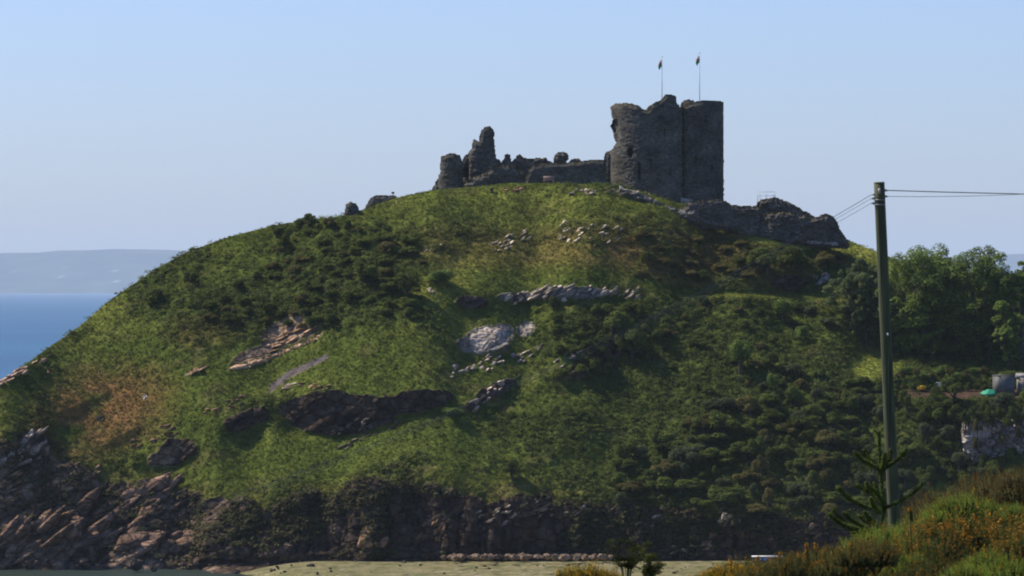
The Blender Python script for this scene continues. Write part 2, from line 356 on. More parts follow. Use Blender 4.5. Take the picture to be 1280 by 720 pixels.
# --- displacement along the normal
vegd = .30 * (ridged(PX * .35, PY * .35, PZ * .35, 3)) * (.25 + scrub) + .12 * fbm(PX * 1.6, PY * 1.6, PZ * 1.6, 2) * (.5 + scrub)
fis = sstep(320, 480, UE) * ext(cliff)
rkd = 1.1 * ridged(ql * .07, PY * .12, qn * .42, 4) * (1 - .7 * fis) + .9 * fis * ridged(PX * .45, PY * .2, PZ * .1, 4) + .25 * ridged(PX * .8, PY * .8, PZ * .8, 3) + .5 * fbm(PX * .3, PY * .3, PZ * .1, 3)
rkd = rkd * (1 - .85 * ext(slabs)) + .5 * ext(slabs) * fbm(ql * .4, PY * .4, qn * 1.5, 3) * .4
calm = np.clip(1 - ramp - .6 * yg - .8 * ext(terr), .05, 1)
edge = sstep(0, .012, ext(np.repeat(T[None, :], len(U), 0))) * (1 - .6 * sstep(.975, 1, ext(np.repeat(T[None, :], len(U), 0))))
disp = (vegd * (1 - rk) + .75 * rkd * rk * (1 - .45 * ext(overhang))) * calm * edge
PX2, PY2, PZ2 = PX + NN[..., 0] * disp, PY + NN[..., 1] * disp, PZ + NN[..., 2] * disp
nu, nt_ = PX.shape
idx = np.arange(nu * nt_).reshape(nu, nt_)
F = np.stack([idx[:-1, :-1], idx[1:, :-1], idx[1:, 1:], idx[:-1, 1:]], -1).reshape(-1, 4)
rf = rk.reshape(-1)[F].mean(1) > .5
hill = obj('hill', mesh_from('hill', np.stack([PX2, PY2, PZ2], -1), F, [M_hill, M_rock], A.reshape(-1, 3), smooth=True, mi=rf.astype(np.int32))); tag(hill, kind='structure')

def gi(u, v):
    i = np.clip(np.searchsorted(U, u), 1, len(U) - 1); i = i - 1 if abs(U[i - 1] - u) < abs(U[i] - u) else i
    t = (v - vf[i]) / (vc[i] - vf[i]); j = int(round(np.clip(t, 0, 1) * (NR - 1)))
    return i, j
def G(u, v):
    """point on the hill surface seen at photo pixel (u, v)"""
    i, j = gi(u, v); return Vector((PX2[i, j + NF], PY2[i, j + NF], PZ2[i, j + NF]))
def GN(u, v):
    i, j = gi(u, v); return NN[i, j + NF]
def GD(u, v): return DD[gi(u, v)]

# ------------------------------------------------------------------ sea, far land, beach, near ground, haze
xs = np.array([-13000, -5000, -1500, -400, -150, 0, 150, 400, 1500, 5000, 13000.]); ys = np.array([-30, 100, 200, 300, 400, 440, 480, 600, 1000, 2500, 6000, 12000, 20000, 27000.])
gx, gy = np.meshgrid(xs, ys, indexing='ij'); idx = np.arange(gx.size).reshape(gx.shape)
F = np.stack([idx[:-1, :-1], idx[1:, :-1], idx[1:, 1:], idx[:-1, 1:]], -1).reshape(-1, 4)
tag(obj('sea', mesh_from('sea', np.stack([gx, gy, gx * 0], -1), F, M_sea)), kind='structure')
fxs = np.linspace(-7000, 7000, 420); fys = np.linspace(24500, 26800, 50)
gx, gy = np.meshgrid(fxs, fys, indexing='ij')
up = (gx / 25600) / K + 640
ridge = np.interp(up, [-900, -200, 0, 40, 70, 100, 140, 200, 240, 500, 900, 1200, 1260, 1300, 1500, 2000], [335, 322, 317, 316, 313, 312, 310.5, 312, 314, 322, 330, 322, 318, 317, 320, 340])
hh = (360 - ridge) * K * 25900 + ZC
tt = (gy - 24500) / 1500
prof = np.where(tt < 1, .04 + .96 * sstep(-.1, 1.05, tt), 1 - .3 * (tt - 1))
hz = hh * prof + 14 * fbm(gx * .0012, gy * .0012, 0, 5) * np.clip(tt * 3, 0, 1) * (tt < 1.2)
hz[:, 0] = -2
fcol = mixc(np.array([.02, .03, .03]), np.array([.06, .075, .06]), sstep(-.1, .3, fbm(gx * .0035, gy * .006, 2, 4)))
fcol = mixc(fcol, np.array([.4, .38, .33]), sstep(.5, .6, fbm(gx * .02, gy * .02, 5, 2)) * (tt < .75) * .7)
idx = np.arange(gx.size).reshape(gx.shape)
F = np.stack([idx[:-1, :-1], idx[1:, :-1], idx[1:, 1:], idx[:-1, 1:]], -1).reshape(-1, 4)
tag(obj('far_hills', mesh_from('far_hills', np.stack([gx, gy, hz], -1), F, M_far, fcol.reshape(-1, 3), smooth=True)), kind='structure')
# beach: flat shingle under the cliff, its water's edge running towards us on the right
bu = np.linspace(262, 1500, 260); bt = np.linspace(0, 1, 30)
bU = np.repeat(bu[:, None], 30, 1); bT = np.repeat(bt[None, :], 260, 0)
yfar = 453.; ynear = np.interp(bu, [262, 340, 450, 1500], [446, 434, 405, 395])[:, None]
bY = ynear + (yfar - ynear) * bT; bX = (bU - 640) * K * 450
bZ = -.25 + (1.15 * sstep(0, .45, bT)) * sstep(262, 400, bU) + .05 * fbm(bX * .3, bY * .3, 0, 3) + .05 * bT
bn = fbm(bX * .25, bY * .5, 3, 4)
bc = mixc(np.array([.135, .125, .05]), np.array([.21, .18, .09]), sstep(-.3, .3, bn)); bc = mixc(bc, np.array([.055, .08, .02]), sstep(.15, .4, fbm(bX * .4, bY * .8, 8, 3)) * .7)
bc = mixc(bc, np.array([.045, .045, .03]), sstep(.12, .4, fbm(bX * .9, bY * .4, 4, 4)) * .7); bc = mixc(bc, np.array([.32, .28, .2]), sstep(.22, .45, fbm(bX * 1.3, bY * .6, 14, 3)) * .5)
idx = np.arange(bX.size).reshape(bX.shape)
F = np.stack([idx[:-1, :-1], idx[1:, :-1], idx[1:, 1:], idx[:-1, 1:]], -1).reshape(-1, 4)
tag(obj('beach', mesh_from('beach', np.stack([bX, bY, bZ], -1), F, M_beach, bc.reshape(-1, 3), smooth=True)), kind='structure')
# near ground: the slope the viewer stands on
NT_U = [690, 705, 730, 760, 780, 840, 880, 910, 940, 980, 1020, 1060, 1080, 1100, 1130, 1160, 1200, 1240, 1280, 1320, 1500]
NT_V = [735, 706, 700, 712, 722, 722, 710, 702, 698, 692, 684, 680, 676, 668, 655, 650, 636, 632, 634, 640, 650]
def near_z(x, y):
    x = np.asarray(x, float); y = np.asarray(y, float)
    up = (x / np.maximum(y, 20)) / K + 640
    v1 = np.interp(up, [0, 600] + NT_U, [775, 765] + [q + 80 for q in NT_V])
    v2 = np.interp(up, [0, 900, 1050, 1130, 1180, 1230, 1280, 1500], [800, 750, 724, 690, 660, 645, 638, 620])
    zA = ZC - (v1 - 360) * K * y; zB = ZC - (v2 - 360) * K * y
    z0 = np.interp(y, [-30, 10, 50, 60], [28.2, 27.9, 25.3, 24.9])
    z = z0 + (zA - z0) * sstep(50, 66, y)
    z = z + (zB - z) * sstep(88, 112, y)
    z = z + (np.interp(y, [130, 300], [18, -1.5]) - z) * sstep(128, 200, y)
    return z + .1 * fbm(x * .4, y * .4, 0, 3)
gx, gy = np.meshgrid(np.linspace(-70, 90, 161), np.concatenate([np.linspace(-28, 40, 30), np.linspace(41, 140, 160), np.linspace(142, 300, 50)]), indexing='ij')
gz = near_z(gx, gy)
gc = mixc(np.array([.045, .05, .02]), np.array([.10, .11, .035]), sstep(-.2, .3, fbm(gx * .5, gy * .5, 1, 4)))
idx = np.arange(gx.size).reshape(gx.shape)
F = np.stack([idx[:-1, :-1], idx[1:, :-1], idx[1:, 1:], idx[:-1, 1:]], -1).reshape(-1, 4)
tag(obj('ground', mesh_from('ground', np.stack([gx, gy, gz], -1), F, M_ground, gc.reshape(-1, 3), smooth=True)), kind='structure')
# haze
hb = MB(); hb.box((0, 13750, 156), (27600, 28500, 320)); hz_m = bpy.data.materials.new('haze'); hz_m.use_nodes = True
nt = hz_m.node_tree; nt.nodes.remove(nt.nodes['Principled BSDF']); pv = nt.nodes.new('ShaderNodeVolumePrincipled')
pv.inputs['Color'].default_value = (.77, .89, 1, 1); pv.inputs['Density'].default_value = 4e-5; pv.inputs['Anisotropy'].default_value = 0
nt.links.new(pv.outputs[0], nt.nodes['Material Output'].inputs['Volume'])
tag(hb.build('haze', hz_m), kind='stuff')

# ------------------------------------------------------------------ masonry
def inpoly(px, py, poly):
    ins = np.zeros(px.shape, bool); n = len(poly)
    for i in range(n):
        x1, y1 = poly[i]; x2, y2 = poly[(i + 1) % n]
        c = ((y1 > py) != (y2 > py))
        with np.errstate(divide='ignore', invalid='ignore'): xi = (x2 - x1) * (py - y1) / (y2 - y1 + 1e-12) + x1
        ins ^= c & (px < xi)
    return ins
C_ST = np.array([.115, .105, .088]); C_TOP = np.array([.12, .095, .045])
def masonry(name, poly, D, thick, bulge=None, cell=1.0, seed=0, parent=None, origin=None, rough=.10, recess=(), base=C_ST, ragged=1.3, topcol=C_TOP, label=None, cat=None, group=None, mat=None, back=None, topw=3.5, Duv=None):
    """a solid of rough stone: outline in photo pixels at distance D(u), real thickness behind it"""
    Df = D if callable(D) else (lambda u: D + 0 * u)
    P = np.array(poly, float)
    us = np.arange(P[:, 0].min() - 2, P[:, 0].max() + 2.01, cell); vs = np.arange(P[:, 1].min() - 2, P[:, 1].max() + 2.01, cell)
    nu, nv = len(us), len(vs)
    cu, cv = np.meshgrid(us[:-1] + cell / 2, vs[:-1] + cell / 2, indexing='ij')
    wu = ragged * fbm(cu * .22, cv * .22, seed + .3, 3); wv = ragged * fbm(cu * .22, cv * .22, seed + 9.3, 3)
    mask = inpoly(cu + wu, cv + wv, poly)
    gu, gv = np.meshgrid(us, vs, indexing='ij')
    ju = gu + .35 * cell * noise3(gu * .9, gv * .9, seed + 1.); jv = gv + .35 * cell * noise3(gu * .9, gv * .9, seed + 5.)
    D0 = Df(gu); b = bulge(gu) if bulge else 0 * gu
    # distance to the edge of the mask, for rounded arrises
    m = mask.astype(float); e = np.zeros((nu, nv)); acc = m.copy()
    for it in range(4):
        p = np.pad(acc, 1)
        acc = np.minimum.reduce([acc, p[:-2, 1:-1], p[2:, 1:-1], p[1:-1, :-2], p[1:-1, 2:]])
        q = np.pad(acc, 1); e += .25 * np.minimum.reduce([q[:-1, :-1], q[1:, :-1], q[:-1, 1:], q[1:, 1:]])
    if Duv is not None: D0 = Duv(gu, gv)
    sx = (gu - 640) * K * D0; sz = ZC - (gv - 360) * K * D0
    rel = rough * (1.6 * fbm(sx * 1.0, sz * 1.6, seed * 3.1, 4) + .8 * noise3(sx * 3.1, sz * 4.5, seed * 1.7))
    rec = 0 * gu
    for (ru, rv, rru, rrv, dep) in recess:
        d = np.sqrt(((gu - ru) / rru)**2 + ((gv - rv) / rrv)**2 + .25 * noise3(gu * .3, gv * .3, seed)); rec = np.maximum(rec, dep * (1 - sstep(.8, 1.1, d)))
    yf = D0 - b + rel + rec + .3 * (1 - e)
    yb = D0 + (back(gu) if back else thick) + .2 * noise3(sx, sz, seed + 20.) - .2 * (1 - e)
    yb = np.maximum(yb, yf + .15)
    o = origin if origin is not None else np.array([((P[:, 0].mean()) - 640) * K * float(np.mean(D0)), float(np.mean(D0)), ZC - (P[:, 1].max() - 360) * K * float(np.mean(D0))])
    o = np.array(o)
    Vf = np.stack([(ju - 640) * K * D0, yf, ZC - (jv - 360) * K * D0], -1) - o
    Vb = np.stack([(ju - 640) * K * D0, yb, ZC - (jv - 360) * K * D0], -1) - o
    N_ = nu * nv; ids = np.arange(N_).reshape(nu, nv)
    a, b_, c, d = ids[:-1, :-1], ids[1:, :-1], ids[1:, 1:], ids[:-1, 1:]
    Fs = [np.stack([a, d, c, b_], -1)[mask], np.stack([a, b_, c, d], -1)[mask] + N_]
    mp = np.pad(mask, 1)
    for (di, dj, p, q) in ((-1, 0, d, a), (1, 0, b_, c), (0, -1, a, b_), (0, 1, c, d)):
        nb = mp[1 + di:nu + di, 1 + dj:nv + dj]; s = mask & ~nb
        Fs.append(np.stack([p[s], q[s], q[s] + N_, p[s] + N_], -1))
    F = np.concatenate(Fs)
    # colour: stone courses, mossy tops
    tone = 1 + .6 * fbm(sx * .5, sz * .5, seed + 2., 4) + .25 * noise3(sx * 2.3, sz * 3.3, seed + 7.)
    cc = base * tone[..., None]
    first = np.full(nu, 1e9)
    for i in range(nu - 1):
        r = np.where(mask[i])[0]
        if len(r): first[i] = vs[r[0]]
    first[-1] = first[-2]
    first = np.minimum(first, 1e6)
    tw = 1 - sstep(.4, topw, gv - first[:, None] + 1.5 * noise3(gu * .4, gv * .4, seed + 3.))
    cc = mixc(cc, topcol, tw * .8)
    cols = np.concatenate([cc.reshape(-1, 3)] * 2)
    used = np.unique(F); rem = np.full(2 * N_, -1); rem[used] = np.arange(len(used))
    V = np.concatenate([Vf.reshape(-1, 3), Vb.reshape(-1, 3)])[used]
    me = mesh_from(name, V, rem[F], mat or M_stone, cols[used])
    ob = obj(name, me, parent, tuple(o) if parent is None else (0, 0, 0))
    if label: tag(ob, label, cat, group)
    return ob
def Dline(us, Ds): return lambda u: np.interp(u, us, Ds)
DK = float(DC[gi(700, 230)[0]])      # distance of the plateau edge near the castle
circ = lambda uc, ru: (lambda u: K * DK * np.sqrt(np.maximum(ru**2 - (u - uc)**2, 0)))
# gatehouse
DG = DK + 9
gate = empty('gatehouse', at(825, 252, DG), 'tall ruined stone gatehouse with twin round towers, the highest part of the castle', 'castle gatehouse')
og = tuple(at(825, 252, DG))
pl = [(754, 256), (755, 197), (757, 191), (763, 188), (767, 185), (771, 178), (767, 172), (767, 166), (763, 157), (766, 150), (764, 140), (763, 133), (770, 130), (785, 130), (797, 134),
      (803, 139), (808, 141), (810, 135), (818, 130), (825, 127), (830, 121), (838, 120), (844, 122), (845, 131), (851, 138), (852, 262), (800, 262)]
masonry('tower', pl, DG, 4, bulge=circ(815, 52), seed=1, parent=gate, origin=og, recess=[(769, 166, 5, 16, 1.2), (787, 192, 3.2, 6, 1.5), (798, 215, 2, 12, .5), (829, 168, .9, 4, 1.), (812, 205, .9, 4, 1.), (836, 215, .9, 4.5, 1.)], back=circ(812, 46), ragged=1.6)
pr = [(849, 262), (849, 137), (854, 134), (860, 131), (868, 129), (872, 127.5), (885, 127), (900, 127), (904, 129), (904.5, 262)]
masonry('tower', pr, DG + 1.4, 4, bulge=circ(864, 42), seed=2, parent=gate, origin=og, back=circ(864, 41), ragged=.9, base=C_ST * .9, recess=[(880, 152, 1., 4.5, 1.), (868, 200, 1., 4.5, 1.), (888, 212, 1., 4.5, 1.)])
masonry('wall_stub', [(850, 142), (851, 130), (855, 126), (861, 124), (867, 126), (869, 134), (869, 142)], DG + 4.5, 1.2, seed=3, parent=gate, origin=og, ragged=1.6)
masonry('rear_wall', [(764, 240), (764, 205), (780, 200), (800, 190), (830, 150), (890, 140), (892, 252), (764, 252)], DG + 5.2, 1.4, seed=33, parent=gate, origin=og)
# doorway pale stone at the foot between the towers
masonry('door_sill', [(851, 251), (851, 247), (858, 248), (866, 249), (866, 256), (851, 256)], DG - 4, .5, seed=4, parent=gate, origin=og, base=np.array([.4, .36, .3]), ragged=.3, topcol=np.array([.45, .42, .36]))
# flagpoles
def flagpole(u, vt, vb, seed, label):
    D = DG + .8; base = at(u, vb, D)
    e = empty('flagpole', base, label, 'flagpole', 'flagpoles on the gatehouse towers')
    h = (vb - vt) * K * D
    m = MB(); m.tube([(0, 0, -.4), (0, 0, h * .5), (0, 0, h)], [.05, .042, .03], 8, (.7, .7, .68)); m.build('pole', M_paint, e)
    m = MB(); m.tube([(0, 0, h), (0, 0, h + .06), (0, 0, h + .14), (0, 0, h + .2)], [.02, .08, .08, .02], 8, (.8, .78, .7)); m.build('finial', M_metal, e)
    # limp flag: gathered folds, white over green with a red patch of its emblem
    n, mm = 14, 12; V = []; C = []
    for i in range(n):
        s = i / (n - 1)
        for j in range(mm):
            t = j / (mm - 1)
            x = -.04 - s * .42 * (.55 + .45 * math.sin(t * 2.6 + .4)) ; y = .10 * math.sin(s * 11 + t * 2 + seed)
            V.append((x, y, h - .12 - t * .98 - s * s * .42)); r = (s - .5)**2 * 2.4 + (t - .5)**2 * 3.5
            r += .12 * math.sin(9 * s + 5 * t + seed)
            c = (.55, .03, .035) if r < .13 else ((.75, .75, .74) if t < .5 else (.015, .22, .07)); C.append(c)
    F = [(i * mm + j, (i + 1) * mm + j, (i + 1) * mm + j + 1, i * mm + j + 1) for i in range(n - 1) for j in range(mm - 1)]
    m = MB(); m.add(V, F, np.array(C)); m.build('flag', M_cloth, e, smooth=True)
flagpole(827.5, 72, 127, 1, 'thin white flagpole with a limp flag over the gatehouse, the more leftward and shorter one')
flagpole(874.5, 67, 132, 4, 'thin white flagpole with a limp flag rising from the square topped tower, the taller one')
# other ruins
masonry('ruined_tower', [(535, 246), (540, 236), (545, 228), (551, 214), (550, 203), (551, 196), (558, 193), (568, 192), (575, 195), (578, 203), (577, 225), (581, 236), (580, 250)], DK + 5, 3.2,
        bulge=circ(566, 18), seed=6, label='squat broken stump of a round tower at the far end of the castle ruins', cat='ruin', ragged=1.6)
masonry('ruined_tower', [(576, 250), (577, 202), (580, 195), (585, 192), (590, 185), (591, 175), (594, 174), (598, 177), (600, 167), (605, 159), (610, 157), (615, 160), (617.5, 165), (618, 180), (620, 198), (625, 200), (629, 210), (629, 250)],
        DK + 8, 2.6, bulge=lambda u: K * DK * np.sqrt(np.maximum(20**2 - (u - 606)**2, 0)) * .5, seed=7, recess=[(583, 215, 3, 8, .8)], label='tall jagged spike of ruined tower wall with a stepped shoulder', cat='ruin', ragged=1.5)
masonry('rubble_wall', [(560, 252), (578, 236), (582, 228), (590, 222), (600, 219), (609, 215), (612, 209), (620, 207), (632, 206), (642, 209), (650, 212), (655, 219), (657, 232), (656, 240), (610, 246), (590, 250)], DK + 2, 1.2,
        seed=8, rough=.3, ragged=3, base=C_ST * 1.1, label='low crumbling rubble wall below the tall ruined spike', cat='ruined wall')
masonry('ruined_wall', [(626, 236), (627, 203), (630, 198), (631, 194), (635, 192), (638, 194), (639, 203), (643, 199), (646, 194), (650, 193), (654, 197), (660, 198), (670, 197), (682, 198), (690, 203), (694, 206), (694, 236)], DK + 7, 1.4,
        seed=9, rough=.22, ragged=1.8, label='broken wall with two rounded lumps beside the tall ruined spike', cat='ruined wall')
masonry('curtain_wall', [(654, 240), (656, 224), (660, 213), (666, 207), (676, 205), (690, 203.5), (710, 203), (725, 202), (735, 200), (750, 199.5), (758, 200), (758, 240)], DK + 4, 1.4,
        seed=10, rough=.06, ragged=.7, base=C_ST * 1.0, label='long level curtain wall joining the gatehouse, with a bench against it', cat='castle wall')
masonry('wall_stub', [(692, 206), (692, 198), (694, 193), (699, 190), (705, 190), (710, 193), (711, 198), (708, 202), (708, 206)], DK + 6.2, 1.5, seed=11, rough=.25, ragged=1.8,
        label='mushroom shaped stone stub standing above the curtain wall', cat='ruin')
masonry('wall_stub', [(711, 206), (713, 200), (718, 198), (725, 199), (728, 202), (728, 206)], DK + 6.0, 1.2, seed=12, rough=.2, ragged=1., label='small low stone lump above the curtain wall near the mushroom shaped stub', cat='ruin')
masonry('wall_end', [(455, 266), (457, 258), (463, 247), (470, 244), (480, 244), (490, 244), (496, 246), (497, 258)], float(GD(480, 256)) + 2, 1.4, seed=13, rough=.2, ragged=1.5,
        label='low outlying wall fragment on the left shoulder of the summit', cat='ruined wall')
masonry('standing_stone', [(430, 272), (431, 261), (433, 255), (438, 252), (444, 254), (448, 260), (450, 270)], float(GD(440, 270)) + .5, 1.2, bulge=lambda u: .5 * np.sqrt(np.maximum(1 - ((u - 440) / 11)**2, 0)), seed=14, rough=.2, ragged=1,
        label='isolated dark rounded block of masonry on the grassy skyline', cat='ruin')
# outer walls down the right side
ow_u = [775, 800, 830, 860]; 
def wallD(us, vs, off=.2): return Dline(us, [float(GD(a, b)) + off for a, b in zip(us, vs)])
D1 = Dline([770, 800, 830, 860, 900, 950, 1000, 1060, 1070], list(np.linspace(float(GD(772, 240)) - 1, float(GD(860, 270)) - 1.5, 4)) + [float(GD(860, 270)) - 1.6] * 5)
masonry('rubble_wall', [(774, 246), (774, 235), (777, 234), (788, 237), (800, 241), (815, 248), (830, 256), (845, 261), (858, 264), (872, 262), (874, 280), (858, 277), (840, 272), (820, 262), (800, 253)], lambda u: D1(u) - .3, 1.1,
        seed=15, rough=.35, ragged=2.2, base=C_ST * 1.35, topcol=np.array([.34, .31, .26]), label='tumbled pale rubble wall running down from the bench terrace past the gatehouse foot', cat='ruined wall')
masonry('curtain_wall', [(853, 285), (854, 262), (858, 254), (866, 251), (885, 250), (898, 249), (908, 252), (916, 256), (930, 257), (945, 258), (953, 260), (954, 300), (930, 293), (900, 287), (870, 285)], lambda u: D1(u) + .3, 1.5,
        seed=16, rough=.2, ragged=1.6, label='dark outer curtain wall below the square topped tower', cat='castle wall')
masonry('ruined_wall', [(944, 280), (945, 258), (948, 252), (954, 249), (962, 248), (969, 246), (975, 249), (985, 252), (996, 258), (1006, 264), (1018, 270), (1024, 274), (1024, 290)], lambda u: D1(u) + 4, 2.,
        seed=17, rough=.3, ragged=1.8, label='hump backed ruined wall carrying the small railing', cat='ruined wall')
masonry('curtain_wall', [(950, 302), (951, 268), (962, 266), (980, 266), (1000, 268), (1018, 273), (1024, 270), (1032, 267), (1040, 270), (1046, 275), (1049, 284), (1053, 291), (1060, 300), (1064, 310), (1030, 310), (1000, 307), (970, 304)], lambda u: D1(u), 2.2,
        bulge=lambda u: .8 * sstep(950, 975, u) * (1 - sstep(1020, 1062, u)), seed=18, rough=.3, ragged=1.8, base=C_ST * .95, label='lowest outer wall block sloping down to the grass, nearest the utility pole', cat='castle wall')
masonry('stone_ledge', [(1004, 304), (1004, 301), (1020, 301.5), (1048, 303.5), (1048, 307)], lambda u: D1(u) - 1.0, .6, seed=19, rough=.05, ragged=.4, base=np.array([.36, .33, .3]), topcol=np.array([.4, .38, .34]),
        label='low pale stone ledge along the foot of the lowest outer wall', cat='ledge')
# bench on the terrace
b0 = at(686, 230, DK + 2.6)
e = empty('park_bench', b0, 'small wooden bench against the level curtain wall', 'bench')
for nm, c, d in (('seat', (0, 0, .45), (1.3, .42, .05)), ('backrest', (0, .2, .72), (1.3, .05, .42))):
    m = MB(); m.box(c, d, 0, (.28, .2, .16)); m.build(nm, M_wood, e)
for sx_ in (-.55, .55):
    m = MB(); m.box((sx_, 0, .2), (.09, .42, .48), 0, (.25, .19, .15)); m.build('leg', M_wood, e)
# railing
r0 = at(958, 250, float(D1(958)) + 5)
e = empty('railing', r0, 'thin metal viewing railing on top of the hump backed ruined wall', 'railing')
kk = K * (float(D1(958)) + 5)
for a in (-11, -8, 0, 9, 11):
    m = MB(); m.tube([(a * kk, 0, -.3), (a * kk, 0, 1.0)], .03, 6, (.5, .56, .56)); m.build('post', M_metal, e)
for hgt in (.95, .5):
    m = MB(); m.tube([(-11 * kk, 0, hgt), (11 * kk, 0, hgt)], .024, 6, (.5, .56, .56)); m.build('rail', M_metal, e)
def post(name, u, v, h, w_, label, cat, c, head=None):
    p = G(u, v); e = empty(name, p - Vector((0, 0, .1)), label, cat)
    m = MB(); m.box((0, 0, h / 2), (w_, w_, h), 0, c); m.build('post', M_wood, e)
    m = MB(); m.box((0, -w_ * .3, h), head or (w_ * 1.5, w_ * 1.5, w_ * .5), 0, tuple(np.array(c) * 1.15)); m.build('cap' if not head else 'sign_board', M_wood, e)
post('sign_post', 491, 248, .85, .09, 'tiny dark sign post beside the outlying wall fragment on the shoulder', 'sign post', (.07, .06, .05), (.34, .05, .22))
post('marker_post', 615, 241, .55, .3, 'squat dark marker post on the grass brow below the tall ruined spike', 'post', (.05, .05, .05))
post('marker_post', 776, 243, .95, .22, 'short white post at the upper end of the tumbled pale rubble wall', 'post', (.6, .58, .54))
post('marker_post', 1004.5, 305, .75, .12, 'short pale post at the near end of the low stone ledge', 'post', (.6, .6, .55))

# ------------------------------------------------------------------ rocks
def angular(seed, n=12, sub=3):
    import bmesh
    bm = bmesh.new(); bmesh.ops.create_icosphere(bm, subdivisions=sub, radius=1)
    V = np.array([v.co for v in bm.verts]); F = np.array([[v.index for v in f.verts] for f in bm.faces]); bm.free()
    r_ = np.random.default_rng(seed); nn = r_.normal(size=(n, 3)); nn /= np.linalg.norm(nn, axis=1)[:, None]; dd = r_.uniform(.55, 1., n)
    dot = V @ nn.T; rr = np.min(np.where(dot > .05, dd / np.maximum(dot, .05), 9), axis=1); rr = np.minimum(rr, 1.3)
    rr *= 1 + .06 * fbm(V[:, 0] * 3 + seed, V[:, 1] * 3, V[:, 2] * 3, 3)
    return V * rr[:, None], F
ROCKS = [angular(100 + i) for i in range(6)]
def rotm(ax, ay, az):
    from mathutils import Euler
    return np.array(Euler((ax, ay, az)).to_matrix())
def outcrop(pieces, label, base, name='rock_outcrop', cat='rock', group=None, seed=0, dipa=33, whole=False):
    """one bedrock outcrop: angular beds (u, v, half length px, half thickness px) dipping together"""
    r_ = np.random.default_rng(seed); u0, v0 = pieces[0][:2]; o = np.array(G(u0, v0)); mb = MB()
    if not whole: pieces = [(a + r_.uniform(-2, 2), b + r_.uniform(-1.5, 1.5), c * r_.uniform(.5, .95), d * r_.uniform(.35, .75)) for (a, b, c, d) in pieces for _ in (0, 1)]
    for (u, v, lu, lv) in pieces:
        p = np.array(G(u, v)); s = K * p[1]
        V, F = ROCKS[r_.integers(6)]
        L_ = np.array([lu * s, r_.uniform(.6, 1.1) * max(.45, lv * s * 1.3), lv * s])
        W = (V * L_) @ rotm(r_.normal() * .15, -R(dipa + r_.normal() * 6), r_.normal() * .2).T + p - o + np.array([0, .12, 0])
        tone = np.asarray(base) * np.array([1.05, .98, .9]) * r_.uniform(.75, 1.2) * (1 + .25 * fbm(W[:, 0] * 1.5, W[:, 1] * 1.5, W[:, 2] * 4, 3))[:, None]
        mb.add(W, F, np.clip(tone, .02, .7))
    ob = mb.build(name, M_rock, None, tuple(o)); return tag(ob, label, cat, group)
CL = np.array([.47, .40, .32]); CG = np.array([.36, .31, .26]); CT = np.array([.42, .28, .18]); CD = np.array([.14, .12, .105])
def scat(cu, cv, ru, rv, ang, n, lmin, lmax, seed, asp=.38):
    r_ = np.random.default_rng(seed); a = R(ang); out = []
    for i in range(n):
        q = r_.uniform(-1, 1, 2) * (ru, rv); l = r_.uniform(lmin, lmax)
        out.append((cu + q[0] * math.cos(a) + q[1] * math.sin(a), cv - q[0] * math.sin(a) + q[1] * math.cos(a), l, l * asp * r_.uniform(.7, 1.3)))
    return out
def hillD(gu, gv):
    i = np.clip(np.searchsorted(U, gu), 0, len(U) - 1); t = np.clip((gv - vf[i]) / (vc[i] - vf[i]), 0, 1) * (NR - 1); j = np.clip(t.astype(int), 0, NR - 2); f = t - j
    return PY2[i, j + NF] * (1 - f) + PY2[i, j + NF + 1] * f
def slab(poly, label, base, seed, lift=.35, rough=.16):
    u0, v0 = poly[0]
    return masonry('rock_slab', poly, float(GD(u0, v0)), .8, cell=.9, seed=seed, rough=rough, ragged=2.2, base=base, mat=M_rock, label=label, cat='rock', topcol=base * .8, topw=1,
                   Duv=lambda a, b: smooth1(smooth1(hillD(a, b), 3, 0), 3, 1) - lift, back=lambda u: 0 * u + .9)
slab([(576, 433), (578, 426), (590, 416), (600, 410), (608, 405), (625, 406), (641, 405), (640, 411), (630, 421), (627, 430), (612, 434), (609, 443), (600, 446), (592, 438)], 'broad smooth pale cream slab, the largest bare rock in the middle of the slope', np.array([.38, .305, .235]), 81, rough=.12)
slab([(645, 410), (651, 405), (660, 408), (671, 406), (668, 416), (663, 421), (656, 423), (652, 416)], 'small smooth pale slab just right of the broad cream slab', np.array([.38, .32, .25]), 82, rough=.08)
slab([(284, 463), (291, 455), (315, 449), (338, 443), (362, 434), (380, 426), (398, 417), (406, 411), (404, 419), (390, 428), (366, 437), (345, 447), (322, 457), (302, 463)], 'long smooth orange tan slab above the gravel ramp', np.array([.48, .31, .19]), 83)
outcrop(scat(595, 458, 34, 9, 10, 24, 3.0, 8.0, 3), 'grey broken ledges directly below the broad smooth cream slab', (CG) * 1.15, seed=3, whole=True)
outcrop(scat(650, 446, 30, 8, 22, 16, 3.0, 7.0, 4), 'streaky grey ledges below and right of the broad cream slab', (CG * 1.05) * 1.15, seed=4, whole=True)
outcrop(scat(712, 442, 20, 8, 38, 12, 3.0, 7.0, 5), 'tilted grey ledges at the edge of the dark bushy hollow', (CG) * 1.1, seed=5, whole=True)
outcrop(scat(605, 497, 22, 6, 38, 12, 3.3000000000000003, 7.700000000000001, 6), 'small diagonal pale ledges above the bright grassy hump', (CL) * 1.1, seed=6, whole=True)
outcrop(scat(662, 370, 34, 6, 12, 24, 3.1500000000000004, 8.4, 7), 'craggy pale ledge band in mid slope, its left section', (CL * .95) * 1.15, seed=7, whole=True)
outcrop(scat(715, 368, 26, 7, 8, 20, 3.1500000000000004, 7.3500000000000005, 8), 'craggy pale ledge band in mid slope, its centre section', (CG * 1.1) * 1.2, seed=8, whole=True)
outcrop(scat(775, 366, 26, 7, -4, 18, 2.7, 7.2, 9), 'craggy grey ledge band in mid slope, its right section', (CG) * 1.1, seed=9, whole=True)
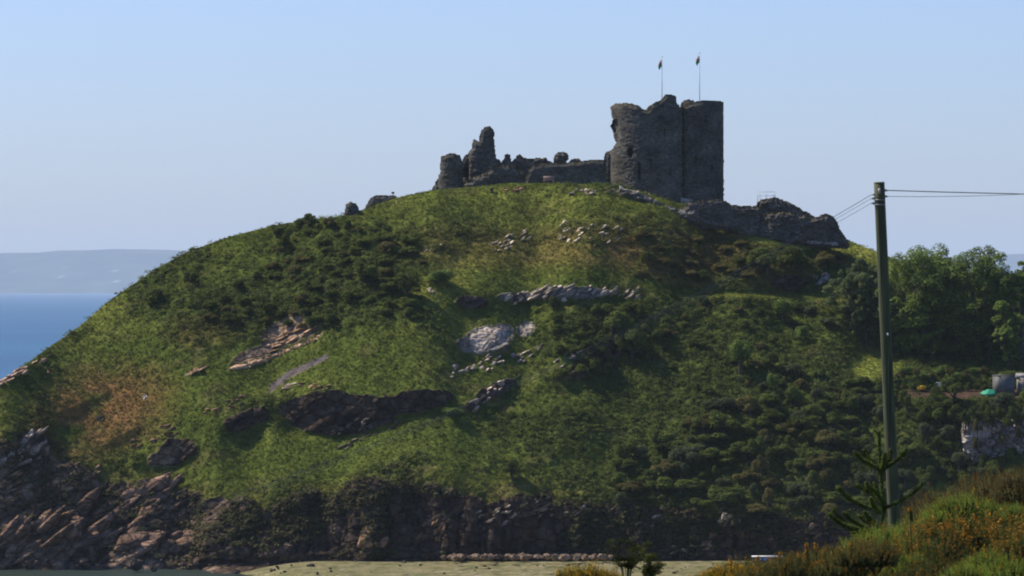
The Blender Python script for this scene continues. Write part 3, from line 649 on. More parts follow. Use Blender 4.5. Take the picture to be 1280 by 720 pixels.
outcrop(scat(634, 303, 26, 9, 18, 22, 2.625, 7.3500000000000005, 10, .3), 'streaks of pale rock on the upper slope below the castle, the more leftward patch', (CL * .9) * 1.25, seed=10, whole=True)
outcrop(scat(738, 293, 38, 11, -6, 36, 2.1, 6.825, 11, .35), 'streaks of pale rock on the upper slope below the gatehouse', (CL * .95) * 1.25, seed=11, whole=True)
outcrop(scat(545, 308, 16, 3, 10, 7, 2, 4, 12), 'few small pale stones on the upper slope at the left of the rock streaks', CG, seed=12)
outcrop(scat(362, 420, 34, 9, 28, 26, 3.6, 10.8, 13, .22), 'reddish tan layered ledges on the left mid slope, the upper ones', (CT * .85) * 1, seed=13, dipa=24, whole=True)
outcrop(scat(246, 464, 12, 1.5, 24, 6, 4, 8, 15, .22), 'short thin tan ledge by itself in the grass on the left slope', CT, seed=15, dipa=24)
outcrop(scat(384, 484, 30, 2.5, -3, 14, 3, 7, 16, .4), 'pale brown rocks along the lip of the dark overhang', CT * .9, seed=16, dipa=8)
outcrop(scat(364, 483, 7, 1.5, 12, 4, 4, 6, 17, .4), 'single nearly white block at the foot of the gravel ramp', np.array([.62, .58, .5]), seed=17, dipa=10)
outcrop(scat(12, 472, 20, 5, 30, 14, 5.0, 12.0, 18, .28), 'pinkish pale slabs on the left skyline just above the sea', (CT * 1.1 + .06) * 1.1, seed=18, dipa=28, whole=True)
outcrop(scat(55, 448, 14, 3, 34, 8, 3, 7, 19, .3), 'small pinkish slabs higher up the left skyline', CT + .04, seed=19, dipa=30)
outcrop(scat(62, 467, 6, 2, 34, 3, 4, 7, 20, .4), 'pair of small tan rocks below the left skyline', CT, seed=20)
outcrop(scat(28, 568, 28, 16, 40, 26, 5.0, 12.0, 21, .3), 'pale grey streaked crag low on the left edge', (CG * 1.1) * 1, seed=21, dipa=38, whole=True)
outcrop(scat(8, 615, 24, 14, 20, 18, 6, 13, 22, .35), 'light brown crag at the left edge above the water', CT * .75, seed=22, dipa=25)
outcrop(scat(66, 604, 16, 6, 32, 5, 8, 13, 23, .35), 'smooth pinkish slab dipping right, low on the left', CT * 1., seed=23, dipa=30)
outcrop(scat(113, 595, 14, 3, 38, 4, 7, 11, 24, .25), 'thin pinkish slab low on the left, right of the smooth one', CT, seed=24, dipa=34)
outcrop(scat(187, 497, 6, 2, 10, 3, 2.5, 4, 25, .5), 'lone small white boulder in the brown bracken', np.array([.55, .5, .44]), seed=25)
outcrop(scat(122, 524, 6, 3, 10, 4, 3, 5, 26, .5), 'dark lone rock at the centre of the brown bracken patch', CD, seed=26)
outcrop(scat(280, 506, 26, 5, 14, 14, 3, 7, 27, .4), 'brownish rocks along the lip of the left dark hollow', CT * .6, seed=27, dipa=15)
outcrop(scat(190, 545, 30, 8, 20, 16, 3, 7, 28, .4), 'rough brown rocks above the lowest dark hollow', CT * .5, seed=28, dipa=20)
outcrop(scat(440, 535, 24, 8, 20, 16, 3, 8, 29, .35), 'dark tumbled rocks hanging below the overhang', CD * 1.3, seed=29)
outcrop(scat(462, 545, 50, 4, 24, 12, 4, 8, 30, .3), 'dark diagonal rib of rock below the overhang', CD * 1.4, seed=30, dipa=26)
outcrop(scat(1022, 350, 10, 5, 0, 8, 4, 7, 31, .7), 'bluish grey rock face in the bushes at the right end of the grassy track', np.array([.34, .35, .38]), seed=31, dipa=60)
outcrop(scat(538, 361, 2, 4, 0, 4, 2, 3, 32, 1.2), 'little upright pale rock beside the bright green hollow', CL, seed=32, dipa=80)
outcrop(scat(765, 241, 52, 2.5, 0, 34, 2.2, 4.4, 33, .6), 'line of pale stones in the turf below the castle bench', (CL * .9) * 1.1, seed=33, dipa=10, whole=True)
outcrop(scat(645, 238, 12, 2, 0, 8, 2, 5, 34, .5), 'rounded pale stones at the turf edge below the crumbling rubble wall', CT * .9, seed=34, dipa=5)
outcrop(scat(160, 645, 70, 26, 30, 34, 14, 30, 35, .22), 'large brown dipping beds of the sea cliff at the left', np.array([.20, .138, .102]), seed=35, dipa=32, whole=True)
outcrop(scat(60, 672, 66, 24, 25, 30, 18, 36, 36, .28), 'huge smooth brown slabs at the water edge on the left', np.array([.20, .138, .102]), seed=36, dipa=42, whole=True)
outcrop(scat(205, 686, 50, 12, 5, 16, 14, 28, 37, .4), 'broad brown buttress meeting the water', np.array([.20, .138, .102]), seed=37, dipa=24, whole=True)
outcrop(scat(462, 682, 14, 12, 50, 8, 8, 14, 38, .5), 'light leaning triangular rock at the foot of the cliff', CT * .75, seed=38, dipa=50, whole=True)
outcrop(scat(540, 665, 12, 16, 80, 12, 6, 12, 39, .5), 'upright craggy rib in the centre of the cliff', CT * .5, seed=39, dipa=60)
outcrop(scat(650, 640, 60, 12, 10, 26, 5, 11, 40, .4), 'row of greenish grey ledges high in the centre of the cliff', CG * .7, seed=40, dipa=30)
outcrop(scat(740, 640, 40, 8, -6, 16, 4, 10, 41, .35), 'grey streaked ledges high on the cliff right of centre', CG * .85, seed=41, dipa=28)
outcrop(scat(810, 655, 26, 10, 28, 14, 4, 9, 42, .35), 'bluish grey ledges in the dark part of the cliff', CG * .85, seed=42, dipa=30)
outcrop(scat(885, 680, 14, 12, 20, 12, 5, 12, 43, .6), 'brown sunlit buttress standing on the beach right of centre', CT * .65, seed=43, dipa=30)
outcrop(scat(850, 689, 14, 4, 5, 8, 5, 9, 44, .6), 'low pale pinkish mound of rock on the beach', CT * .85, seed=44, dipa=15)
outcrop(scat(908, 648, 5, 10, 0, 6, 4, 7, 45, .9), 'pale blotched upright rock in the dark part of the cliff', CG * .9, seed=45, dipa=70)
outcrop(scat(990, 668, 36, 8, 5, 16, 3, 8, 46, .5), 'scattered dim reddish boulders low in the dark cliff', CT * .5, seed=46, dipa=20)
# shore boulders
bm_protos = [mesh_from('boulder', v * np.array([1, .8, .65]), f, M_rock, np.clip((CT * .62 + .03) * (1 + .3 * fbm(v[:, 0] * 2, v[:, 1] * 2, v[:, 2] * 3 + i, 3))[:, None], .02, .6)) for i, (v, f) in enumerate(ROCKS)]
bd_protos = [mesh_from('boulder', v * np.array([1, .8, .65]), f, M_rock, np.clip(CD * .55 * (1 + .3 * fbm(v[:, 0] * 2, v[:, 1] * 2, v[:, 2] * 3 + i, 3))[:, None], .01, .6)) for i, (v, f) in enumerate(ROCKS)]
def boulder(u, v, r, me, label, group=None, D=None):
    D = D or (ZC - .8) / ((v - 360) * K); p = at(u, v, D)
    o = obj('boulder', me, None, (p.x, p.y, max(p.z, .2) if v < 706 or u < 300 else .98)); o.scale = (r * K * D,) * 3; o.rotation_euler = (random.uniform(-.3, .3), random.uniform(-.3, .3), random.uniform(0, 6.3))
    return tag(o, label, 'boulder', group)
r_ = np.random.default_rng(5)
for i in range(150):
    u = r_.uniform(555, 765); v = 696
    boulder(u, max(v, 693.), r_.uniform(2.4, 7.2), bm_protos[r_.integers(6)], 'pale rock in the long heap of boulders at the foot of the cliff', 'boulders heaped below the cliff', D=(ZC - .8 - (1.5 * r_.random()**2) * (.35 + .65 * abs(math.sin(u * .045)))) / ((702 - 360) * K))
for i in range(34):
    u = r_.uniform(0, 470); v = r_.uniform(700, 708)
    boulder(u, v, r_.uniform(1.8, 5), (bm_protos if r_.random() < .6 else bd_protos)[r_.integers(6)], 'small rock at the waterline under the brown cliff', 'rocks along the waterline', D=450)
for (u, v, r, l) in ((172, 704, 11, 'large dark pointed boulder at the water edge under the brown buttress'), (192, 710, 6, 'dark wedge boulder right beside the large pointed one'), (388, 714, 6, 'black rounded boulder on the beach close to the bottom edge'),
                     (296, 715, 5, 'black boulder where the beach meets the water'), (505, 706, 5, 'small dark boulder alone on the open beach')):
    boulder(u, v, r, bd_protos[int(u) % 6], l, None, D=441 if v > 708 else 447)

for i in range(48):
    u = r_.uniform(330, 940); v = r_.uniform(706, 719)
    boulder(u, v, r_.uniform(1.2, 3.2), (bm_protos if r_.random() < .4 else bd_protos)[r_.integers(6)], 'small loose stone strewn on the open beach', 'loose stones on the beach')
# ------------------------------------------------------------------ foliage
def leafcloud(C, Rr, n, size, seed, base, var=.3, outward=.6, shell=.55, hue=None):
    """n leaf faces spread through ellipsoids with centres C (m,3) and radii Rr (m,3)"""
    r_ = np.random.default_rng(seed); C = np.asarray(C, float); Rr = np.asarray(Rr, float)
    w_ = (Rr[:, 0] * Rr[:, 2]); k = r_.choice(len(C), n, p=w_ / w_.sum())
    d = r_.normal(size=(n, 3)); d /= np.linalg.norm(d, axis=1)[:, None]
    d[:, 2] = np.where(d[:, 2] < -.35, -d[:, 2], d[:, 2])
    rad = shell + (1 - shell) * r_.random(n)**.6; rad *= 1 + .16 * noise3(d[:, 0] * 3 + k, d[:, 1] * 3, d[:, 2] * 3)
    p = C[k] + d * Rr[k] * rad[:, None]
    nn = outward * d + (1 - outward) * r_.normal(size=(n, 3)) + np.array([-.1, -.15, .45]); nn /= np.linalg.norm(nn, axis=1)[:, None]
    t = np.cross(nn, r_.normal(size=(n, 3))); t /= np.linalg.norm(t, axis=1)[:, None]; b = np.cross(nn, t)
    s = size * r_.uniform(.6, 1.3, n)[:, None]
    V = np.stack([p - t * s, p + b * s * .5 - nn * s * .15, p + t * s, p - b * s * .5 - nn * s * .15], 1).reshape(-1, 3)
    F = np.arange(4 * n).reshape(n, 4)
    kt = r_.normal(size=len(C))[k] * var * .6
    c = base * np.clip(1 + kt + r_.normal(size=n) * var * .6, .35, 1.9)[:, None]
    if hue is not None: c = c + (hue - base) * np.clip(r_.normal(size=n) * .3 + .15, 0, 1)[:, None]
    return V, F, np.repeat(np.clip(c, .004, .6), 4, 0)
def lobes(n, rx, ry, rz, seed, lr=.42):
    r_ = np.random.default_rng(seed); C = []; Q = []
    for i in range(n):
        d = r_.normal(size=3); d /= np.linalg.norm(d); d[2] = abs(d[2]) * 1.1 - .25; q = r_.uniform(.35, .8)
        C.append((d[0] * rx * q, d[1] * ry * q, rz * (.55 + d[2] * q * .72))); s = r_.uniform(.7, 1.25) * lr
        Q.append((rx * s, ry * s, rz * s * .72))
    return np.array(C), np.array(Q)
def trunk_mesh(h, r, seed, nb=4, col_=(.09, .075, .06)):
    r_ = np.random.default_rng(seed); m = MB()
    m.tube([(0, 0, -.3), (.05 * h * r_.normal() * .3, 0, h * .35), (0, .02 * h, h * .75)], [r, r * .75, r * .4], 7, col_)
    for i in range(nb):
        a = r_.uniform(0, 6.28); z0 = h * r_.uniform(.2, .5); l = h * r_.uniform(.3, .5)
        m.tube([(0, 0, z0), (math.cos(a) * l * .5, math.sin(a) * l * .5, z0 + l * .5), (math.cos(a) * l * .9, math.sin(a) * l * .9, z0 + l * 1.1)], [r * .5, r * .3, r * .12], 5, col_)
    return m
def bush_proto(seed, rx, rz, n, leaf, base, hue=None, nl=9, var=.3):
    C, Q = lobes(nl, rx, rx * .9, rz, seed); V, F, c = leafcloud(C, Q, n, leaf, seed, base, var, hue=hue)
    return mesh_from('foliage', V, F, M_leaf, c), trunk_mesh(rz * .9, .09 * rz, seed, 3).mesh('stem', M_bark)
DKG = np.array([.064, .086, .019]); MDG = np.array([.098, .122, .026]); LTG = np.array([.13, .18, .04]); OLV = np.array([.115, .105, .032]); GRY = np.array([.075, .09, .04])
prot = {}
for nm, base, hue in (('dark', DKG, MDG), ('mid', MDG, LTG), ('light', LTG, LTG * 1.4), ('olive', OLV, np.array([.13, .11, .04])), ('grey', GRY, GRY * 1.4)):
    prot[nm] = [bush_proto(hash(nm) % 1 + 40 * i + {'dark': 1, 'mid': 2, 'light': 3, 'olive': 4, 'grey': 5}[nm], 1.0, 1.35, 2600, .075, base, hue) for i in range(2)]
def shrub(u, v, wpx, hpx, kind, label, group=None, name='shrub', cat='shrub', sink=.15, D=None):
    p = G(u, v) if D is None else at(u, v, D); s = K * p.y
    fo, st = prot[kind][random.randrange(2)]
    e = empty(name, p - Vector((0, 0, sink)), label, cat, group)
    e.rotation_euler = (0, 0, random.uniform(0, 6.3)); e.scale = (wpx * s / 2.3, wpx * s / 2.3, hpx * s / 1.75)
    obj('foliage', fo, e); obj('stem', st, e); return e
# single shrubs one can pick out
shrub(925, 470, 46, 58, 'light', 'tall pale green tree like shrub standing alone in the right mid slope')
shrub(977, 402, 38, 30, 'light', 'pale green shrub just below the grassy track')
shrub(1000, 428, 26, 24, 'light', 'light yellowish shrub below and right of the one under the track')
shrub(967, 495, 22, 30, 'light', 'slim light green shrub lower than the tall pale one')
shrub(958, 345, 60, 38, 'mid', 'broad bright shrub above the grassy track under the outer wall')
shrub(990, 340, 60, 30, 'dark', 'dark shrub in the hollow above the right end of the track')
shrub(1030, 338, 40, 26, 'olive', 'brownish shrub above the bluish rock face')
shrub(1048, 328, 34, 16, 'olive', 'low olive shrub on the grass shoulder near the utility pole')
shrub(357, 318, 26, 26, 'dark', 'small dark rounded shrub near the left skyline')
shrub(193, 384, 40, 24, 'dark', 'wide dark shrub low on the left skyline slope')
shrub(238, 354, 26, 18, 'dark', 'dark brownish shrub close to the left skyline')
shrub(297, 365, 26, 18, 'dark', 'dark shrub halfway between the left skyline and the thicket')
shrub(318, 352, 22, 14, 'mid', 'small green shrub touching the dark one on the left slope')
shrub(436, 288, 16, 16, 'dark', 'small dark bush just below the isolated masonry block')
shrub(545, 352, 50, 22, 'light', 'bright green low bush in the sunny hollow of mid slope', sink=.5)
shrub(455, 355, 44, 30, 'mid', 'rounded green bush in the upper left thicket')
shrub(508, 372, 40, 36, 'dark', 'dark bush left of the bright green hollow')
shrub(765, 425, 60, 40, 'mid', 'round leafy bush above the diagonal dark hollow')
shrub(790, 452, 60, 42, 'mid', 'leafy bush in the upper part of the diagonal dark hollow')
shrub(735, 470, 46, 28, 'dark', 'dark bush at the lower end of the diagonal hollow')
shrub(565, 518, 40, 18, 'light', 'bright grassy bush on the hump right of the overhang', sink=.5)
shrub(640, 600, 34, 26, 'dark', 'dark bush at the head of the cliff gully')
shrub(900, 545, 46, 34, 'mid', 'rounded bush with a dark side in the lower right thicket')
shrub(880, 552, 40, 36, 'dark', 'dark hollow bush left of the rounded one in the lower thicket')
for (u, v) in ((662, 532), (690, 540), (702, 556), (720, 532), (676, 520), (650, 548), (742, 520), (712, 516)):
    shrub(u, v, 9, 6, 'dark', 'tiny dark tuft bush dotted on the smooth lower grass slope', 'tuft bushes on the lower grass slope')
r_ = np.random.default_rng(21)
def fill(n, us, vs, wr, hr, kinds, label, group, test=None, mind=9, name='shrub'):
    done = []; t = 0
    while len(done) < n and t < n * 60:
        t += 1; u = r_.uniform(*us); v = r_.uniform(*vs)
        if test and not test(u, v): continue
        if any((u - a)**2 + (v - b)**2 < mind * mind for a, b in done): continue
        done.append((u, v)); q = r_.uniform(.7, 1.3)
        shrub(u, v, r_.uniform(*wr) * q, r_.uniform(*hr) * q, kinds[r_.integers(len(kinds))], label, group, name)
    return done
fill(95, (770, 1085), (500, 655), (20, 56), (14, 30), ['mid', 'mid', 'dark', 'olive', 'mid', 'grey'], 'rounded green bush in the dense thicket on the lower right of the castle hill', 'bushes of the lower right thicket', lambda u, v: v > 505 + max(0, (900 - u) * .6) and v < 640 + (u - 790) * .04, 13)
fill(70, (340, 525), (280, 400), (14, 34), (7, 13), ['mid', 'mid', 'mid', 'olive'], 'low bush in the thicket on the upper left of the castle hill', 'bushes of the upper left thicket', lambda u, v: abs((v - 300) - (u - 400) * .25 - 20) < 55, 11)
fill(30, (820, 1040), (378, 500), (18, 34), (10, 18), ['dark', 'mid', 'grey', 'olive'], 'low greyish bush on the smooth scrub slope below the grassy track', 'bushes below the grassy track', None, 14, 'heath_bush')
fill(26, (800, 960), (300, 352), (18, 34), (9, 16), ['olive', 'olive', 'dark'], 'low brownish heath bush below the outer castle wall', 'heath bushes below the outer wall', lambda u, v: v > 300 + max(0, u - 860) * .14, 12, 'heath_bush')
fill(44, (1085, 1285), (505, 640), (26, 44), (18, 32), ['mid', 'dark', 'grey'], 'bush on the steep wooded bank below the garden terrace', 'bushes on the bank below the garden terrace', lambda u, v: not (1205 < u and 520 < v < 600), 14, 'bramble_bush')
fill(20, (1040, 1120), (484, 512), (18, 28), (9, 14), ['mid', 'dark'], 'bush along the lower edge of the small bright field', 'bushes edging the small bright field', None, 10, 'bramble_bush')
fill(22, (250, 420), (380, 412), (16, 30), (9, 14), ['dark', 'mid', 'olive'], 'low bush above the tan ledges on the left slope', 'bushes above the tan ledges', None, 11)
fill(28, (690, 830), (385, 480), (20, 34), (12, 20), ['mid', 'dark', 'mid'], 'bush around the diagonal hollow in the centre right slope', 'bushes around the diagonal hollow', lambda u, v: v < 490 - (u - 700) * .3, 12)
# hedges and garden
for i in range(16):
    u = 1124 + i * 7; shrub(u, 474 - 4 * math.sin(i), 16, 14, 'light' if i % 3 else 'olive', 'pale green hedge bush along the top of the garden terrace', 'hedge above the garden terrace', 'hedge_bush')
for i in range(14):
    u = 1120 + i * 10; shrub(u, 489, 15, 12, 'dark', 'dark hedge bush at the back of the garden terrace', 'dark hedge behind the garden terrace', 'hedge_bush')
for i in range(8):
    shrub(1196 + i * 5, 482 - i * 4.5, 14, 12, 'mid', 'bush of the diagonal hedge climbing behind the shed', 'diagonal hedge behind the shed', 'hedge_bush')
for i in range(15):
    shrub(1204 + i * 6, 532 + 6 * math.sin(i * 2.3), 14, 24, 'mid' if i % 2 else 'dark', 'leafy bush on the brow above the pale quarried rock face', 'bushes above the quarried rock face', 'bramble_bush', D=float(GD(1240, 565)) - 1.2)
for i, (u, v) in enumerate(((1222, 568), (1230, 590), (1252, 560), (1262, 582), (1276, 555), (1212, 600), (1240, 604), (1272, 600), (1222, 545), (1258, 540))):
    shrub(u, v, 15, 26, 'mid' if i % 2 else 'olive', 'ivy like bush clinging to the pale quarried rock face', 'bushes clinging to the quarried rock face', 'bramble_bush', D=float(GD(1240, 565)) - 2.0)
qf = masonry('quarried_rock_face', [(1204, 600), (1205, 540), (1207, 527), (1225, 524), (1250, 524), (1310, 526), (1310, 610), (1290, 622), (1240, 620)], float(GD(1240, 565)) - 1.0, 3, seed=50, rough=.5, ragged=3, base=np.array([.32, .28, .25]), mat=M_rock,
             label='pale quarried rock face streaked with greenery at the right edge', cat='rock face', topcol=np.array([.12, .13, .05]))
fu = 1205; fD = float(GD(1240, 522)) - 1.5
e = empty('fence', at(1205, 524, fD), 'thin post and rail fence above the pale quarried rock face', 'fence')
for i in range(12):
    m = MB(); m.box((i * 7.2 * K * fD, 0, .35), (.09, .09, 1.), 0, (.12, .11, .1)); m.build('post', M_wood, e)
for h in (.75, .45):
    m = MB(); m.box((42 * K * fD, 0, h), (84 * K * fD, .05, .06), 0, (.12, .11, .1)); m.build('rail', M_wood, e)
# shed, tarp, tub, yellow bush
p = G(1254, 493); e = empty('garden_shed', p, 'small grey shed with a flat roof beside the green tarpaulin heap', 'shed')
e.rotation_euler = (0, 0, R(22))
m = MB(); m.box((0, 0, 1.0), (1.9, 1.5, 2.0), 0, (.12, .12, .11)); m.build('wall', M_paint, e)
m = MB(); m.box((0, 0, 2.05), (2.0, 1.6, .09), 0, (.13, .13, .12)); m.build('roof', M_paint, e)
m = MB(); m.box((.2, -.77, .85), (.7, .05, 1.6), 0, (.10, .10, .10)); d = m.build('door', M_paint, e)
m = MB(); m.box((.45, -.82, .9), (.05, .05, .12), 0, (.4, .4, .4)); m.build('handle', M_metal, d)
p = G(1281, 490); e = empty('garden_shed', p, 'pale hut cut by the right edge of the photo', 'shed')
m = MB(); m.box((0, 0, .8), (1.6, 1.4, 1.7), 0, (.22, .20, .18)); m.build('wall', M_paint, e)
m = MB(); m.add([(-.95, -.85, 1.6), (.95, -.85, 1.6), (.95, .85, 1.6), (-.95, .85, 1.6), (-.95, 0, 2.1), (.95, 0, 2.1)], [(0, 1, 5, 4), (2, 3, 4, 5), (0, 4, 3), (1, 2, 5), (3, 2, 1, 0)], (.2, .19, .19)); m.build('roof', M_paint, e)
V, F = ROCKS[2]; p = G(1236, 495)
tag(obj('tarpaulin', mesh_from('tarpaulin', V * np.array([.95, .7, .5]) * (1 + .08 * noise3(V[:, 0] * 5, V[:, 1] * 5, V[:, 2] * 5))[:, None], F, M_paint, np.tile(np.array([.02, .26, .14]), (len(V), 1)), smooth=True), None, p + Vector((0, -.4, .2))), 'bright green tarpaulin over a heap beside the small grey shed', 'tarpaulin')
p = G(1174, 488); m = MB(); m.tube([(0, 0, 0), (0, 0, .75)], [.3, .36], 12, (.6, .62, .66)); m.tube([(0, 0, .75), (0, 0, .82)], [.4, .4], 12, (.6, .62, .66)); o = m.build('water_butt', M_paint, None, tuple(p)); tag(o, 'small white tub on the garden terrace', 'tub')
C, Q = lobes(6, .8, .6, .6, 77); V, F, c = leafcloud(C, Q, 700, .09, 77, np.array([.5, .34, .03]), .3)
o = obj('flowering_bush', mesh_from('flowering_bush', V, F, M_flower, c), None, G(1153, 490)); tag(o, 'yellow flowering bush on the garden terrace', 'bush')

# ground cover of the hill: scrub clumps and grass tufts nobody could count
def cover(name, n, seed, weight, rad, leaf, nleaf, base_a, base_b, label, hgt=.7, cvar=.25):
    r_ = np.random.default_rng(seed)
    Wt = weight[:, NF:NF + NR] * ((UU > -30) & (UU < 1310)) * (PX[:, NF:NF + NR] * 0 + 1)
    # area weighting so that clumps are even over the ground
    ax = np.linalg.norm(np.cross(du, dt), axis=-1)[:, NF:NF + NR]; Wt = np.clip(Wt, 0, 1) * ax
    pr_ = Wt.ravel() / Wt.sum(); k = r_.choice(Wt.size, n, p=pr_)
    i, j = np.unravel_index(k, Wt.shape); P0 = np.stack([PX2[i, j + NF], PY2[i, j + NF], PZ2[i, j + NF]], -1) + r_.normal(size=(n, 3)) * (.15, .15, 0)
    rr = rad * r_.uniform(.5, 1.4, n)
    al = np.stack([A[..., c][i, j + NF] for c in range(3)], -1)
    N_ = n * nleaf; kk = np.repeat(np.arange(n), nleaf)
    d = r_.normal(size=(N_, 3)); d /= np.linalg.norm(d, axis=1)[:, None]; d[:, 2] = np.abs(d[:, 2])
    p = P0[kk] + d * rr[kk, None] * np.array([1, 1, hgt]) * r_.uniform(.6, 1.05, N_)[:, None] - np.array([0, 0, .1]) * rad
    nn = .5 * d + .35 * r_.normal(size=(N_, 3)) + (-.1, -.1, .6); nn /= np.linalg.norm(nn, axis=1)[:, None]
    t = np.cross(nn, r_.normal(size=(N_, 3))); t /= np.linalg.norm(t, axis=1)[:, None]; b = np.cross(nn, t)
    s = leaf * r_.uniform(.6, 1.4, N_)[:, None]
    V = np.stack([p - t * s, p + b * s * .55, p + t * s, p - b * s * .55], 1).reshape(-1, 3)
    tn = r_.uniform(0, 1, n)**1.3
    c = .45 * al + .55 * (base_a + (base_b - base_a) * tn[:, None]); c = c[kk] * r_.uniform(1 - cvar, 1 + cvar, N_)[:, None]
    o = obj(name, mesh_from(name, V, np.arange(4 * N_).reshape(N_, 4), M_leaf, np.repeat(np.clip(c, .005, .5), 4, 0)))
    tag(o, label, 'vegetation', kind='stuff')
cover('scrub_cover', 15000, 31, scrub**1.5 * (1 - rk) + .02 * ext(cliff), .5, .10, 36, c_scrub, c_scrub2 * 1.5, 'low dark green scrub and bracken covering the castle hill')
cover('grass_cover', 42000, 32, (1 - scrub) * (1 - rk) * (1 - ramp) * (1 - ext(terr)), .16, .07, 8, c_grass * .85, c_grass2 * .95, 'rough green grass growing on the castle hill', .8, .12)
cover('cliff_plants', 4200, 33, rk * ext(cliff) * (1 - .9 * low) * (.25 + .75 * sstep(200, 420, UE)) * sstep(0, .25, nz2 + .15), .5, .16, 20, c_scrub * 1.2, np.array([.12, .10, .04]), 'patches of plants clinging to the sea cliff')

# ------------------------------------------------------------------ trees at the right
def tree(u, vb, top, wpx, seed, base, hue, n, label, nl=22, D=None, cb=.12, lr=.34):
    p = G(u, vb) if D is None else at(u, vb, D); s = K * p.y; h = (vb - top) * s; rx = wpx * s / 2
    e = empty('broadleaf_tree', p - Vector((0, 0, .2)), label, 'tree', None)
    r_ = np.random.default_rng(seed); nl = int(nl * 1.6); C = []; Q = []
    for i in range(nl):
        d = r_.normal(size=3); d /= np.linalg.norm(d); q = r_.uniform(.55, .78)
        if d[2] < 0: d[2] *= .95
        k_ = r_.uniform(.27, .42)
        C.append((d[0] * rx * q, d[1] * rx * .9 * q, h * (.52 + d[2] * q * .50))); Q.append((rx * k_, rx * k_, min(rx, h * .5) * k_))
    C = np.array(C); Q = np.array(Q)
    C[:, 2] += h - .1 - (C[:, 2] + Q[:, 2]).max()
    C2 = []; Q2 = []
    for c, q in zip(C, Q):
        for _ in range(10):
            d = r_.normal(size=3); d /= np.linalg.norm(d); d[2] = abs(d[2]) if r_.random() < .6 else d[2]; C2.append(c + d * q * .8); Q2.append(q * r_.uniform(.28, .5))
    V, F, cc = leafcloud(np.array(C2), np.array(Q2), int(n * 2.3), .15, seed, base, .3, hue=hue, outward=.75, shell=.6)
    obj('crown', mesh_from('crown', V, F, M_leaf, cc), e)
    m = trunk_mesh(h * .8, .028 * h, seed, 6); m.build('trunk', M_bark, e)
    return e
tG = np.array([.090, .130, .025]); tH = np.array([.19, .24, .05])
tree(1152, 446, 300, 122, 61, tG, tH, 15000, 'big rounded dark green tree directly right of the utility pole', 26)
tree(1216, 448, 305, 122, 62, tG, tH, 15000, 'big rounded dark green tree, the more rightward of the two largest', 26)
tree(1075, 418, 322, 84, 63, np.array([.06, .085, .03]), np.array([.12, .14, .05]), 9000, 'smaller yellowish tree on the grass shoulder behind the utility pole', 18)
tree(1165, 452, 366, 66, 64, tG * 1.1, tH * 1.1, 7000, 'low round tree in front of the two big dark trees', 14)
tree(1082, 432, 372, 50, 65, np.array([.06, .08, .035]), tH, 5000, 'small greyish tree on the slope below the yellowish tree', 12)
tree(1276, 450, 322, 60, 66, tG * .9, tH, 7000, 'dark tree cut by the right edge behind the garden hut', 16)
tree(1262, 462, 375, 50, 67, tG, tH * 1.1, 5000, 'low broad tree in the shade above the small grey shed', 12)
tree(1132, 448, 395, 46, 68, tG * .8, tG, 4000, 'low shaded tree at the top of the bright field behind the pole', 10)  # canopy shade put into darker leaf colours, here and on the next two
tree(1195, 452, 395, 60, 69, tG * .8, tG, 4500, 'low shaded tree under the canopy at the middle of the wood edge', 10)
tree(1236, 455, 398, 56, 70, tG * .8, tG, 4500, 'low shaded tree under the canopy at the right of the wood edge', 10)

# ------------------------------------------------------------------ foreground
def NZ(x, y): return float(near_z(np.array(x), np.array(y)))
def near_at(u, D): x = (u - 640) * K * D; return Vector((x, D, NZ(x, D)))
# utility pole
DP = 96.
top = at(1099, 229, DP); bot = at(1117.5, 650, DP); xg = bot + (bot - top) * .25
e = empty('utility_pole', Vector((xg.x, xg.y, xg.z)), 'tall leaning brown timber utility pole', 'utility pole'); O = np.array(xg)
m = MB(); n_ = 24
m.tube([np.array(xg) * (1 - i / (n_ - 1)) + np.array(top) * (i / (n_ - 1)) - O for i in range(n_)], [.142 - .022 * i / (n_ - 1) for i in range(n_)], 20, (1, 1, 1)); m.build('shaft', M_pole, e, smooth=False)
m = MB(); m.tube([np.array(top) - O + (0, 0, 0.002), np.array(top) - O + (0, 0, .03)], [.126, .118], 20, (.3, .27, .2)); m.build('cap', M_wood, e)
Wd = {}
ups = {}
for nm_, (u, v) in {'a': (1095, 243), 'b': (1094, 248), 'c': (1094, 254), 'd': (1104.5, 238), 'e': (1104.5, 245.5)}.items():
    q = np.array(at(u, v, DP)); ups[nm_] = q
    m = MB(); sd = 1 if nm_ in 'de' else -1
    m.tube([q - O + (-.02 * sd, -.02, 0), q - O + (.05 * sd, -.02, 0), q - O + (.09 * sd, -.02, -.005)], [.02, .03, .016], 8, (.35, .34, .32)); m.build('insulator', M_paint, e)
m = MB(); m.box(np.array(at(1098.5, 239, DP)) - O + (0, -.135, 0), (.05, .03, .12), 0, (.45, .36, .34)); m.build('bracket', M_metal, e)
m = MB(); m.box(np.array(at(1109, 418, DP)) - O + (0, -.145, 0), (.04, .02, .06), 0, (.6, .6, .6)); m.build('number_plate', M_metal, e)
for hh_ in (250, 256):
    pc = np.array(at(1099.8, hh_, DP)) - O; m = MB(); m.tube([pc - (0, 0, .012), pc + (0, 0, .012)], [.1275, .1275], 20, (.2, .2, .19)); m.build('band', M_metal, e)
